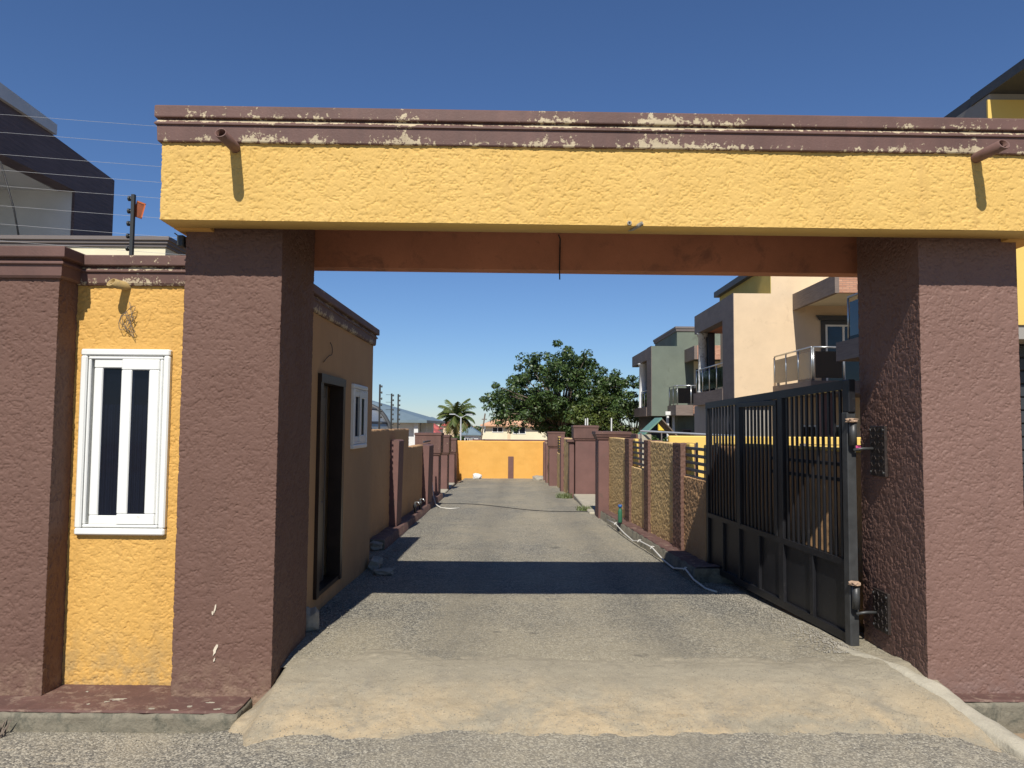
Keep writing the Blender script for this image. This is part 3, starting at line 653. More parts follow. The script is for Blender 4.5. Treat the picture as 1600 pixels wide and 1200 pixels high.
# wicket frame between the stiles
for L0, L1, z0, z1 in [(1.115, 1.15, .63, 1.80), (1.86, 1.895, .63, 1.80), (1.115, 1.895, 1.80, 1.85)]:
    MB().bbox(-.03, .03, L0, L1, z0, z1, .004).build('wicket_frame', M['iron'], gate)
bar = MB().bbox(-.0085, .0085, -.013, .013, 0, 1, .002).build('bar', M['iron'], gate)
first = True
for (L0, L1, n_, zt) in [(.10, 1.02, 11, None), (1.15, 1.86, 9, 1.802), (1.945, GL - .05, 9, None)]:
    for i in range(n_):
        L = L0 + (L1 - L0) * (i + .7) / (n_ + .4); z1 = (zt or TOP(L) - .066)
        if first: o = bar; first = False
        else: o = share(bar, 'bar', gate)
        o.location = (0, L, MID(L) + .02); o.scale = (1, 1, z1 - MID(L) - .02); o.rotation_euler = (0, random.uniform(-.002, .002), 0)
for (L0, L1) in [(.09, .545), (.60, 1.02), (1.11, 1.475), (1.52, 1.90), (1.945, 2.285), (2.325, GL - .05)]:
    MB().prism([(L0 + .001, BOT(L0) + .06), (L1 - .001, BOT(L1) + .06), (L1 - .001, MID(L1) - .02), (L0 + .001, MID(L0) - .02)], 'x', .002, .012).build('kick_panel', M['iron'], gate)
for L0, L1 in [(.545, .60), (1.475, 1.52), (2.285, 2.325)]:
    MB().bbox(-.022, .022, L0, L1, BOT(L0) + .06, MID(L0) - .02, .004).build('panel_stile', M['iron'], gate)
for z in (1.32, 1.20): MB().bbox(.03, .055, .06, 1.35, z - .014, z + .014, .003).build('rear_rail', M['iron'], gate)
for z in (1.56, .36):
    MB().tube([(-.012, -.02, z - .085), (-.012, -.02, z + .085)], .027, 14).build('hinge_barrel', M['iron_grey'], gate, True)
    MB().tube([(-.012, -.02, z - .12), (.06, -.03, z - .11), (.15, -.04, z - .11)], .011, 8).build('hinge_pin', M['iron_grey'], gate, True)
    o = rock('rag', '', (0, 0, 0), (.036, .034, .014), int(z * 10), M['rag']); o.parent = gate; o.location = (-.015, -.025, z + .10)
    for k in ('label', 'category'): del o[k]
for z, zz in ((1.25, 1.62), (.13, .42)):
    hp = thing('hinge_plate', 'upper chequered steel hinge plate on the right pillar inner face' if z > 1 else 'lower chequered steel hinge plate near the foot of the right pillar', 'hinge plate', (2.682, 5.46, z))
    h_ = zz - z; MB().bbox(-.012, .012, -.12, .10, 0, h_, .003).build('plate', M['plate'], hp)
    for i in range(4):
        for j in range(7):
            o = MB().bbox(-.016, -.010, -.006, .006, -.018, .018, .002).build('tread', M['plate'], hp); o.location = (0, -.09 + i * .055, .03 + j * (h_ - .06) / 6); o.rotation_euler = (R(40 if (i + j) % 2 else -40), 0, 0)
    for dy in (-.1, .085):
        for dz in (.03, h_ - .03): MB().tube([(-.022, dy, dz), (-.01, dy, dz)], .009, 8).build('bolt', M['iron_grey'], hp)

# ------------------------------------------------------------------ boundary walls
def pebbles(P, s): return vnoise(P * 52, s) * .9 + vnoise(P * 95, s + 1) * .6
RW = math.atan(.0467)
rw = thing('boundary_wall', 'pebbledash boundary wall with brown piers and louvred openings along the right kerb', 'wall', (2.12, 8.25, 0), RW)
def gz(t): return zg(8.25 + t) - .15
WT = 1.385
# full-height panels, low panels under louvred openings (local y along the wall, x across)
panels = [(-.0, .85, 'low'), (1.22, 2.62, 'full'), (2.88, 4.0, 'low'), (4.34, 6.12, 'full')]
for t0, t1, k in panels:
    if k == 'full': rough_box('wall_panel', 0, .15, t0, t1, gz(t1), WT, ('-x', '-y', '+z'), .010, .0055, M['pebble'], rw, int(t0 * 7) + 3, pebbles)
    else:
        rough_box('wall_panel', .0, .15, t0, t1, gz(t1), 1.0 if t0 < 1 else .94, ('-x', '-y', '+z'), .010, .0055, M['pebble'] if t0 > 1 else M['wall_tan'], rw, int(t0 * 7) + 5, pebbles)
        MB().bbox(.03, .09, t0, t0 + .14, .95, 1.40, .01).build('opening_jamb', M['house_yellow'], rw); MB().bbox(.03, .09, t1 - .16, t1, .95, 1.40, .01).build('opening_jamb', M['house_yellow'], rw)
        for i in range(5):
            z = 1.345 - i * .085; MB().bbox(.02, .05, t0 - .03, t1 + .03, z - .018, z + .018, .004).build('slat', M['slat'], rw)
        MB().bbox(.028, .05, (t0 + t1) / 2 - .012, (t0 + t1) / 2 + .012, .93, 1.42, .003).build('slat_stay', M['slat'], rw)
for t0, t1 in [(.85, 1.22), (2.62, 2.88), (4.0, 4.34)]:
    rough_box('pier', -.04, .18, t0, t1, gz(t1), WT + .012, ('-x', '-y', '+z'), .010, .005, M['brown'], rw, int(t0 * 9), pebbles)
# segment behind the open gate
rn = thing('wall_segment', 'plain tan wall segment directly behind the open black gate', 'wall', (2.93, 5.72, 0), -math.atan2(2.235 - 2.93, 8.36 - 5.72))
rough_box('render', 0, .15, 0, 2.73, -.2, 1.40, ('-x', '+z'), .03, .006, M['wall_tan'], rn, 77, pebbles)
MB().bbox(.0, .16, -.02, 2.7, 1.40, 1.43, .008).build('coping', M['house_yellow'], rn)
# right kerb with its brown top
kr = thing('roadside_kerb', 'raised brown topped kerb at the foot of the right boundary wall', 'kerb')
vs = []; fs = []; N = 46
for i in range(N):
    Y = 7.87 + (14.3 - 7.87) * i / (N - 1); xo = 1.90 + (1.66 - 1.90) * i / (N - 1) + .01 * math.sin(i * 1.9); z = zg(Y) + .15 + .008 * math.sin(i * 2.7)
    vs += [(xo, Y, z - .4), (xo + .01, Y, z - .012), (xo + .03, Y, z), (2.32 if i < 3 else 2.2, Y, z + .004), (2.32 if i < 3 else 2.2, Y, z - .4)]
for i in range(N - 1):
    for k in range(4): fs.append((i*5+k, (i+1)*5+k, (i+1)*5+k+1, i*5+k+1))
fs.append((4, 3, 2, 1, 0))
kb = npmesh('kerb_body', vs, [f for f in fs if len(f) == 4], M['kerb'], kr); MB().add(vs[:5], [(4, 3, 2, 1, 0)]).build('kerb_end', M['kerb'], kr)
vs = []; fs = []
for i in range(N):
    Y = 7.89 + (14.28 - 7.89) * i / (N - 1); xo = 1.925 + (1.685 - 1.925) * i / (N - 1); z = zg(Y) + .158 + .008 * math.sin(i * 2.7)
    vs += [(xo, Y, z - .004), (xo + .012, Y, z + .004), (2.19, Y, z + .008)]
for i in range(N - 1):
    for k in range(2): fs.append((i*3+k, (i+1)*3+k, (i+1)*3+k+1, i*3+k+1))
npmesh('painted_top', vs, fs, M['kerb_brown'], kr)

def capped_pier(name, label, x0, x1, y0, y1, z0, z1, capz, group, rz=0.0):
    t = thing(name, label, 'pier', (x0, y0, 0), rz, group)
    W, D = x1 - x0, y1 - y0
    MB().bbox(0, W, 0, D, z0, capz + .02, .012).build('shaft', M['brown_flat'], t)
    MB().ring(0, W, 0, D, [(-.01, capz), (.02, capz + .004), (.03, capz + .05), (.045, capz + .06), (.05, z1 - .06), (.065, z1 - .055), (.065, z1), (-.1, z1 + .006)]).build('cap', M['peel_cap'], t)
    return t
capped_pier('gate_pier', 'brown capped pier at the far end of the pebbledash wall', 1.63, 2.2, 14.38, 14.95, -.4, 1.50, 1.34, 'entrance piers')
capped_pier('gate_pier', 'tallest brown capped pier beyond the first entrance on the right', 1.60, 2.15, 19.5, 20.1, -.6, 1.62, 1.22, 'entrance piers')
capped_pier('gate_pier', 'low brown pier stub left of the tallest right pier', 1.45, 1.58, 19.6, 20.0, -.6, 1.24, 1.14, 'entrance piers')
capped_pier('gate_pier', 'brown capped pier nearest the end wall on the right', 1.17, 1.64, 25.0, 25.5, -.8, 1.40, .86, 'entrance piers')
# apron slabs at the entrances
o = MB().bbox(1.55, 3.6, 15.3, 19.4, -.42, -.17, .02); tag(o.build('entrance_apron', M['edging']), 'pale concrete entrance apron between two brown piers on the right', 'apron')
# iron gates closing the right entrances
eg = thing('entrance_gate', 'brown sheet metal gate set back between the right piers', 'gate', (2.5, 15.2, -.15))
MB().bbox(0, .04, 0, 4.3, .05, 1.6, .01).build('sheet', M['brown_flat'], eg); MB().bbox(-.02, .0, 0, 4.3, .75, .82, .005).build('rail', M['brown_flat'], eg)
# far right wall with two lit panels and slats
rf = thing('boundary_wall', 'far stretch of pebbledash wall between the tallest right pier and the next one', 'wall', (1.52, 20.1, 0), math.atan(.02))
rough_box('wall_panel', 0, .15, .0, 2.1, -.7, 1.24, ('-x', '-y', '+z'), .04, .012, M['pebble'], rf, 5, pebbles)
rough_box('wall_panel', 0, .15, 2.5, 4.7, -.7, .72, ('-x', '-y', '+z'), .04, .012, M['pebble'], rf, 6, pebbles)
MB().bbox(-.09, .18, 2.1, 2.5, -.7, 1.26, .01).build('pier', M['brown_flat'], rf); MB().bbox(.02, .12, 4.5, 4.75, .7, 1.24, .01).build('opening_jamb', M['house_yellow'], rf)
for i in range(6): MB().bbox(.0, .04, 2.45, 4.55, .76 + i * .085, .80 + i * .085, .004).build('slat', M['slat'], rf)
rg = thing('boundary_wall', 'last yellow wall stretch joining the right side of the end wall', 'wall', (1.22, 25.5, 0), math.atan(.01))
rough_box('wall_panel', 0, .15, 0, 4.3, -.8, .95, ('-x', '-y', '+z'), .06, .012, M['pebble'], rg, 8, pebbles)
for t0 in (1.2, 3.0): MB().bbox(-.08, .17, t0, t0 + .35, -.8, .97, .01).build('pier', M['brown_flat'], rg)

# end wall
ew = thing('end_wall', 'bright orange yellow wall closing the far end of the drive', 'wall', (-2.4, 29.75, 0))
rough_box('render', 0, 3.6, 0, .2, -.9, .98, ('-y', '+z'), .05, .01, M['end_wall'], ew, 4, lambda P, s: vnoise(P * 3, s) + vnoise(P * 14, s) * .4)
MB().bbox(2.14, 2.36, -.06, .02, -.9, .36, .01).build('pilaster', M['brown_flat'], ew)

# left boundary wall (faces the drive, in shade)
lw = thing('boundary_wall', 'shaded tan boundary wall with brown pilasters behind the guardhouse', 'wall', (-1.95, 8.70, 0))
def lz(t): return zg(8.7 + t) - .2
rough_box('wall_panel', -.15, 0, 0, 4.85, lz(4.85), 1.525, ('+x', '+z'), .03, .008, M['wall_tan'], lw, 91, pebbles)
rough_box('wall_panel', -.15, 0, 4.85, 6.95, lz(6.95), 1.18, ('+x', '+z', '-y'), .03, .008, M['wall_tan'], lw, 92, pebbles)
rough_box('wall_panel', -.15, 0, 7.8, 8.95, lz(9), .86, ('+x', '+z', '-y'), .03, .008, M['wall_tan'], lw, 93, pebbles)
for t0, t1, z in [(.35, .55, 1.32), (2.85, 3.35, 1.36), (6.95, 7.8, 1.17)]:
    MB().prism([(-.02, lz(t1)), (.11, lz(t1)), (.14, z - .02), (.12, z), (-.02, z)], 'y', t0, t1).build('pilaster', M['brown_flat'], lw)
for i in range(5): MB().bbox(-.1, -.06, 7.75, 8.95, .9 + i * .075, .935 + i * .075, .004).build('slat', M['slat'], lw)
lk = thing('roadside_kerb', 'shaded brown kerb at the foot of the left boundary wall', 'kerb')
vs = []; fs = []; N = 30
for i in range(N):
    Y = 10.0 + 9.2 * i / (N - 1); z = zg(Y) + .14 + .006 * math.sin(i * 2.1); xo = -1.74 - .012 * (Y - 10)
    vs += [(xo, Y, z - .4), (xo, Y, z - .015), (xo - .025, Y, z), (-2.0, Y, z + .004)]
for i in range(N - 1):
    for k in range(3): fs.append((i*4+k, i*4+k+1, (i+1)*4+k+1, (i+1)*4+k))
npmesh('kerb_body', vs, fs, M['kerb_brown'], lk); MB().add(vs[:4] + [(-2.0, 10.0, -.4)], [(0, 1, 2, 3, 4)]).build('kerb_end', M['kerb'], lk)
capped_pier('gate_pier', 'nearest and widest brown capped pier on the left side', -2.45, -1.90, 18.5, 19.1, -.6, 1.40, .84, 'entrance piers')
capped_pier('gate_pier', 'second brown capped pier on the left side', -2.42, -2.0, 22.0, 22.6, -.7, 1.30, .72, 'entrance piers')
capped_pier('gate_pier', 'third brown capped pier on the left side', -2.45, -2.05, 25.2, 25.8, -.8, 1.15, .62, 'entrance piers')
lf = thing('boundary_wall', 'last short brown and tan wall before the end wall on the left', 'wall', (-2.3, 26.0, 0))
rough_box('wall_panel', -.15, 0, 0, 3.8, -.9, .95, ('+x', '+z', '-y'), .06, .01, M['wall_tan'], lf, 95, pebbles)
for t0 in (.6, 2.2): MB().bbox(-.12, .08, t0, t0 + .4, -.9, .9, .01).build('pilaster', M['brown_flat'], lf)
o = MB().bbox(-3.6, -1.95, 19.15, 21.95, -.5, -.29, .02); tag(o.build('entrance_apron', M['edging']), 'sunlit strip of concrete apron between the left piers', 'apron')
o = MB().bbox(-3.6, -2.02, 22.65, 25.15, -.55, -.35, .02); tag(o.build('entrance_apron', M['edging']), 'concrete apron before the third left pier', 'apron')

# fence posts on the left wall
for x, y, h, lab in [(-1.99, 10.81, .67, 'tallest black electric fence post on the left wall'), (-1.99, 11.85, .58, 'middle black electric fence post on the left wall'), (-1.99, 12.52, .60, 'rightmost black electric fence post on the left wall')]:
    t = insul_post('electric_fence_post', lab, (x, y, 1.52), h, 7, 1, 'electric fence posts along the left wall', .95)
    if y == 11.85:
        for i in range(3): MB().tube([(-.01, 0, h - .02 - i * .12), (-.09, -.02, h - .02 - i * .12)], .003, 5).build('wire_stub', M['black_wire'], t)

# electric fence wires crossing in front of the slate house
ef = thing('electric_fence', 'row of thin pale fence wires crossing in front of the slate clad house', 'fence', (0, 9, 0))
for i, (zl, zr) in enumerate([(5.44, 5.51), (5.21, 5.32), (4.93, 5.14), (4.73, 4.94), (4.53, 4.72), (4.28, 4.49), (4.05, 4.27), (3.84, 4.06), (3.66, 3.86)]):
    zs = [zl + .02, zl, (zl * .45 + zr * .55 - .015) - .09, zl - .22 + .02 * i * .2]
    z1 = zl - .17
    MB().tube([(-8.2, .0, zl + .06), (-6.4, 0, zl), (-5.4, .0, (zl + z1) / 2 + .012), (-4.3, 0, z1 + .02), (-3.9, 0, z1)], .0019, 5).build('wire', M['wire'], ef)
for px in (-8.2, -3.9): MB().box(px - .02, px + .02, -.02, .02, -.3, 5.3).build('post', M['post'], ef)

# ------------------------------------------------------------------ things lying by the road
def gpt(x, y, dz=0): return (x, y, zg(y) + dz)
curl('white_conduit', 'pale plastic conduit pipe tied along the face of the right kerb', [gpt(1.66, 13.2, .1), gpt(1.69, 12.4, .12), gpt(1.72, 11.6, .06), gpt(1.745, 10.9, .035), gpt(1.76, 10.4, .10), gpt(1.80, 9.7, .11), gpt(1.83, 9.1, .04), gpt(1.845, 8.6, .03), gpt(1.875, 8.15, .10), gpt(1.88, 7.8, .05), gpt(1.93, 7.5, .015), gpt(2.0, 7.35, .012)], .010, M['hose'], 'pipe')
for i, (x, y, z) in enumerate([(1.69, 12.4, .12), (1.757, 10.45, .095), (1.80, 9.7, .11), (1.875, 8.15, .10)]):
    tag(MB().tube([(x - .02, y, zg(y) + z - .015), (x, y + .01, zg(y) + z + .016), (x + .03, y, zg(y) + z + .012)], .006, 6).build('pipe_tie', M['hose']), ['white tie holding the kerb conduit nearest the bottle', 'second white conduit tie counted from the bottle', 'third white conduit tie counted from the bottle', 'white conduit tie at the near end of the right kerb'][i], 'tie', 'conduit ties')
bt = thing('plastic_bottle', 'green plastic bottle with blue cap standing on the right kerb', 'bottle', (1.74, 12.2, zg(12.2) + .16), .1)
MB().tube([(0, 0, 0), (0, 0, .012), (0, 0, .17), (0, 0, .21), (0, 0, .235), (0, 0, .26)], [.03, .037, .037, .03, .018, .017], 14).build('body', M['bottle_green'], bt, True)
MB().tube([(0, 0, .25), (0, 0, .26), (0, 0, .29), (0, 0, .295)], [.03, .034, .034, .028], 12).build('cap', M['bottle_blue'], bt, True)
cb = []
for i in range(40):
    f = i / 39; x = -1.75 + 3.45 * f; y = 17.4 - 1.9 * f + .35 * math.sin(f * 7) ; cb.append((x, y, zg(y) + .012))
curl('road_cable', 'thin dark cable lying across the asphalt halfway along the drive', cb, .007, M['black_wire'], 'cable')
hs = [(-1.93, 17.2, .45), (-1.90, 17.15, .2), (-1.85, 16.95, -.02), (-1.76, 16.6, zg(16.6) + .06), (-1.6, 16.2, zg(16.2) + .02), (-1.4, 16.1, zg(16.1) + .012), (-1.2, 16.25, zg(16.2) + .012)]
curl('white_hose', 'white hose drooping from the left wall onto the road', hs, .011, M['hose'], 'hose')
for k, (y, lab) in enumerate([(13.75, 'first water meter tap on the left kerb'), (14.5, 'second water meter tap on the left kerb')]):
    t = thing('water_tap', lab, 'tap', (-1.84, y, zg(y) + .14), 0, 'water taps on the left kerb')
    MB().tube([(0, 0, -.02), (0, 0, .16), (.0, .0, .2)], .018, 8).build('riser', M['iron_grey'], t, True)
    MB().tube([(0, -.08, .12), (0, -.02, .13), (0, .06, .13)], [.03, .035, .03], 10).build('meter', M['iron_grey'], t, True)
    MB().tube([(0, 0, .2), (.06, -.03, .2), (.09, -.04, .16)], .012, 8).build('spout', M['steel'], t, True)
rock('plastic_bag', 'crumpled white plastic bag at the foot of the end wall', (-1.46, 29.3, -.42), (.16, .12, .11), 22, M['bag'], None, 'bag')
rock('rubble_pile', 'small grey rubble heap at the right corner of the end wall', (.98, 28.8, -.46), (.22, .3, .13), 23, M['stone'], None, 'rubble')
rock('doorstop_stone', 'dark brown lump on the kerb at the far right edge beside the right pillar', (3.43, 4.84, -.09), (.05, .05, .08), 31, M['brown'])

# loose gravel and grit
def grit(name, n, fn, smin, smax, mat, seed):
    rng = np.random.RandomState(seed); c = np.array([fn(rng) for _ in range(n)]); base = np.array([(1,0,0),(-1,0,0),(0,1,0),(0,-1,0),(0,0,1),(0,0,-1)], float)
    F = np.array([(0,2,4),(2,1,4),(1,3,4),(3,0,4),(2,0,5),(1,2,5),(3,1,5),(0,3,5)])
    sc = rng.uniform(smin, smax, (n, 1, 1)) * rng.uniform(.55, 1.2, (n, 6, 1)); a = rng.uniform(0, 6.28, n)
    rot = np.zeros((n, 3, 3)); rot[:, 0, 0] = np.cos(a); rot[:, 0, 1] = -np.sin(a); rot[:, 1, 0] = np.sin(a); rot[:, 1, 1] = np.cos(a); rot[:, 2, 2] = .7
    Vv = np.einsum('nij,nkj->nki', rot, base[None] * sc) + c[:, None, :]
    o = npmesh(name, Vv.reshape(-1, 3), (F[None] + np.arange(n)[:, None, None] * 6).reshape(-1, 3), mat); return stuff(o)
def g1(r):
    y = 5.35 + 3.2 * r.rand() ** 1.3; x = 2.5 - .142 * (y - 5.4) - abs(r.normal(0, .16)) - .02; return (x, y, zg(y) + .004)
tag(grit('gravel', 2600, g1, .003, .011, M['stone'], 1), 'loose pale gravel along the foot of the open gate', 'gravel')
def g2(r):
    y = 5.2 + 24 * r.rand() ** 1.6; x = r.uniform(-1.8, 1.9); return (x, y, zg(y) + .003)
tag(grit('road_grit', 2400, g2, .002, .008, M['stone'], 2), 'scattered grit over the drive asphalt', 'grit')
def g3(r):
    y = 5.7 + 5 * r.rand(); x = -1.68 + abs(r.normal(0, .12)); return (x, y, zg(y) + .004)
tag(grit('wall_debris', 1200, g3, .003, .014, M['stone'], 3), 'crumbled debris along the foot of the guardhouse wall', 'debris')
def g4(r):
    y = r.uniform(2.6, 5.2) if r.rand() < .4 else (4.36 + r.normal(0, .1) if r.rand() < .5 else r.uniform(4.3, 5.25)); x = r.uniform(-2.6, 3.0); sz = -.25 + .082 * float(np.interp(y, [2.6, 4.5], [0, 1]) * np.interp(x, [-1.85, -1.35, 2.5, 3.0], [0, 1, 1, 0])); z = max(sz, float(ramp_z(np.array([x]), np.array([y]))[0]) if 4.2 < y < 5.2 and -1.5 < x < 2.6 else sz); return (x, y, z + .003)
tag(grit('street_grit', 4200, g4, .0015, .0055, M['stone'], 4), 'small grit on the street and ramp', 'grit')

def tuft(name, label, loc, rad, n, h, seed, mat, group=None):
    rng = np.random.RandomState(seed); V = []; Q = []
    for i in range(n):
        a = rng.uniform(0, 6.28); r = rad * math.sqrt(rng.rand()); x, y = r * math.cos(a), r * math.sin(a); hh = h * rng.uniform(.4, 1); b = rng.uniform(0, 6.28); w2 = .008; lx, ly = .6 * hh * math.cos(b), .6 * hh * math.sin(b); k = len(V)
        V += [(x - w2, y, 0), (x + w2, y, 0), (x + lx + w2 * .3, y + ly, hh), (x + lx - w2 * .3, y + ly, hh)]; Q.append((k, k+1, k+2, k+3))
    o = npmesh(name, V, Q, mat); o.location = loc; return tag(o, label, 'weeds', group)
tuft('weed_tuft', 'weeds growing before the low brown stub pier on the right', (1.32, 19.6, zg(19.6)), .22, 160, .16, 1, M['weed'])
tuft('weed_tuft', 'small weeds at the near edge of the right entrance apron', (1.5, 16.0, zg(16)), .16, 120, .12, 2, M['weed'])
tuft('weed_tuft', 'dry sprig against the kerb at the far left of the street', (-3.05, 4.44, -.25), .06, 30, .1, 3, M['bark'])

# ------------------------------------------------------------------ houses
def col_round(parent, x, y, z0, z1, r, mat, name='column'):
    MB().tube([(x, y, z0), (x, y, z0 + .06), (x, y, z0 + .07), (x, y, z1 - .16), (x, y, z1 - .15), (x, y, z1 - .08), (x, y, z1 - .07), (x, y, z1)], [r * 1.25, r * 1.25, r, r * .95, r * 1.15, r * 1.15, r * 1.3, r * 1.3], 18).build(name, mat, parent, True)
def balustrade(parent, pts, z, h, glass, npan):
    """posts, rail and glass panes along a polyline"""
    for a, b_ in zip(pts[:-1], pts[1:]):
        a = Vector((*a, 0)); b_ = Vector((*b_, 0)); L = (b_ - a).length; k = npan(L); d = (b_ - a) / k
        MB().tube([a + Vector((0, 0, z + h)), b_ + Vector((0, 0, z + h))], .028, 8).build('handrail', M['steel'], parent, True)
        for i in range(k + 1): p = a + d * i; MB().tube([p + Vector((0, 0, z)), p + Vector((0, 0, z + h))], .024, 8).build('baluster', M['steel'], parent, True)
        nrm = Vector((-d.y, d.x, 0)).normalized() * .006
        for i in range(k):
            p = a + d * (i + .06); q = a + d * (i + .94)
            MB().add([(*(p - nrm).xy, z + .08), (*(q - nrm).xy, z + .08), (*(q - nrm).xy, z + h - .12), (*(p - nrm).xy, z + h - .12), (*(p + nrm).xy, z + .08), (*(q + nrm).xy, z + .08), (*(q + nrm).xy, z + h - .12), (*(p + nrm).xy, z + h - .12)],
                     [(0, 3, 2, 1), (4, 5, 6, 7), (0, 1, 5, 4), (1, 2, 6, 5), (2, 3, 7, 6), (3, 0, 4, 7)]).build('glass_panel', glass, parent)
def wbox(parent, x0, x1, y, z0, z1, mat, frame=None, lint=None, mull=1, name='window'):
    """window facing -y on plane y"""
    f = MB(); t = .06
    f.box(x0, x1, y - .04, y, z0, z0 + t); f.box(x0, x1, y - .04, y, z1 - t, z1); f.box(x0, x0 + t, y - .04, y, z0 + t, z1 - t); f.box(x1 - t, x1, y - .04, y, z0 + t, z1 - t)
    for i in range(mull): xm = x0 + (x1 - x0) * (i + 1) / (mull + 1); f.box(xm - t * .6, xm + t * .6, y - .039, y, z0 + t, z1 - t)
    w_ = f.build(name, frame or M['pvc'], parent)
    for i in range(mull + 1):
        a = x0 + (x1 - x0) * i / (mull + 1) + t * .6; b_ = x0 + (x1 - x0) * (i + 1) / (mull + 1) - t * .6
        MB().box(a, b_, y - .02, y - .012, z0 + t * .6, z1 - t * .6).build('pane', mat, w_)
    if lint: f = MB(); f.box(x0 - .14, x0, y - .03, y, z0 - .05, z1 + .14); f.box(x1, x1 + .14, y - .03, y, z0 - .05, z1 + .14); f.box(x0, x1, y - .03, y, z1, z1 + .14); f.prism([(x0 - .18, z1 + .141), (x1 + .18, z1 + .141), (x1 + .3, z1 + .3), (x0 - .3, z1 + .3)], 'y', y - .1, y); f.build('window_surround', lint, w_)
    return w_

# cream house with balcony
h1 = thing('cream_house', 'cream two storey house with brown framed loggia and glass balcony beyond the gate', 'house')
Y1 = 24.0
MB().box(7.15, 8.38, Y1, 25.26, 2.5, 6.0).build('corner_wall', M['cream'], h1)
MB().box(8.38, 13, Y1, 30, -.6, 6.95).build('main_wall', M['cream'], h1)
MB().box(7.13, 7.15, Y1 - .002, 25.26, 2.42, 6.01).build('frame_post', M['clad_grey'], h1)
MB().box(7.13, 7.5, 25.26, 29.2, 5.28, 6.0).build('frame_beam', M['clad_grey'], h1)
MB().box(7.11, 8.4, 25.26, 29.35, 2.45, 2.93).build('loggia_slab', M['clad_brown'], h1)
MB().box(7.2, 8.379, 25.3, 29.0, 5.3, 5.4).build('loggia_ceiling', M['soffit_dark'], h1)
MB().box(7.15, 8.38, 25.26, 29.2, 5.4, 5.95).build('loggia_roof', M['clad_grey'], h1)
MB().box(8.36, 8.379, Y1 + .003, 30, 6.001, 6.93).build('attic_side', M['olive'], h1)
MB().box(8.18, 8.5, 24.6, 30.2, 6.94, 7.16).build('attic_cornice', M['trim_dark'], h1); MB().box(8.5, 13.3, 23.7, 30.3, 6.96, 7.15).build('roof_edge', M['trim_dark'], h1)
col_round(h1, 7.33, 28.75, 2.93, 5.28, .17, M['column'])
MB().bbox(7.5, 7.78, 28.6, 28.9, 2.93, 5.28, .02).build('square_column', M['trim_dark'], h1)
balustrade(h1, [(7.2, 25.3), (7.2, 29.2)], 2.93, .9, M['tint'], lambda L: 4)
# balcony on the sunlit side
MB().box(8.4, 13, 20.9, Y1 - .002, 2.6, 2.95).build('balcony_slab', M['clad_brown'], h1)
MB().box(8.43, 8.60, 23.75, Y1 - .003, 2.95, 3.05).build('step', M['cream'], h1)
balustrade(h1, [(8.45, Y1 - .05), (8.45, 20.95)], 2.95, .96, M['tint_brown'], lambda L: 3)
balustrade(h1, [(8.50, 20.95), (9.36, 20.95)], 2.95, .96, M['tint'], lambda L: 1)
MB().box(9.08, 9.2, 20.8, Y1 - .001, 5.45, 5.98).build('roof_side', M['clad_brown'], h1)
MB().box(9.2, 13.4, 20.801, 20.95, 5.46, 6.2).build('roof_front', M['brick'], h1)
MB().box(9.2, 13.4, 20.95, Y1 - .001, 5.60, 5.97).build('balcony_ceiling', M['cream_pale'], h1)
wbox(h1, 10.13, 11.3, Y1 - .003, 2.96, 4.98, M['tint'], M['pvc'], M['trim_dark'], 1, 'balcony_door')
for i in range(9): MB().box(10.22, 10.62, Y1 - .005, Y1 - .001, 3.2 + i * .18, 3.22 + i * .18)
MB().box(7.3, 8.38, 24.3, 30, -.6, 2.45).build('ground_floor', M['grey_wall'], h1)
MB().box(8.5, 13, 21.2, Y1 - .01, -.6, -.3).build('terrace', M['edging'], h1)
for x in (8.75, 11.4): MB().box(x, x + .3, 21.0, 21.3, -.6, 2.6).build('balcony_pier', M['brown_flat'], h1)
wbox(h1, 9.3, 10.8, Y1 - .003, .3, 1.7, M['tint'], M['pvc'], None, 2)

# green house
h2 = thing('green_house', 'sage green two storey house with brown balcony frame behind the cream one', 'house')
Y2 = 38.0
MB().box(7.05, 9.23, Y2, 39.3, 2.16, 5.78).build('front_wall', M['green'], h2)
MB().box(8.37, 13, Y2 + .01, 44, -.9, 6.55).build('main_wall', M['green'], h2)
MB().ring(8.37, 13, Y2 + .01, 44, [(0, 6.55), (.05, 6.56), (.07, 6.68), (.1, 6.7), (.1, 6.8), (-.3, 6.82)]).build('parapet_cap', M['trim_mid'], h2)
MB().box(7.03, 7.05, Y2 - .002, 39.3, 2.16, 5.79).build('frame_post', M['clad_brown'], h2)
MB().box(7.03, 7.4, 39.3, 44.2, 5.16, 5.77).build('frame_beam', M['clad_brown'], h2)
MB().box(7.4, 8.37, 39.3, 44.2, 5.3, 5.7).build('loggia_roof', M['clad_brown'], h2)
MB().box(7.0, 8.37, 39.3, 43.3, 2.16, 2.64).build('loggia_slab', M['clad_brown'], h2)
col_round(h2, 7.25, 41.6, 2.64, 5.16, .24, M['white_render'])
balustrade(h2, [(7.1, 39.4), (7.1, 41.3)], 2.64, .9, M['tint'], lambda L: 2)
MB().box(7.86, 9.4, 36.0, Y2 - .002, 2.17, 2.68).build('balcony_slab', M['clad_brown'], h2)
MB().box(8.7, 9.6, 35.9, 36.0 - .002, 2.25, 2.70).build('balcony_brick', M['brick'], h2)
balustrade(h2, [(7.95, Y2 - .1), (7.95, 36.1), (9.3, 36.1)], 2.68, .95, M['tint'], lambda L: 2)
MB().box(8.75, 8.9, 35.9, Y2 - .002, 4.92, 5.58).build('roof_side', M['clad_brown'], h2); MB().box(8.9, 13, 35.9, 36.05, 4.92, 5.6).build('roof_front', M['brick'], h2)
MB().box(8.9, 13, 36.05, Y2 - .002, 5.1, 5.5).build('balcony_ceiling', M['cream_pale'], h2)
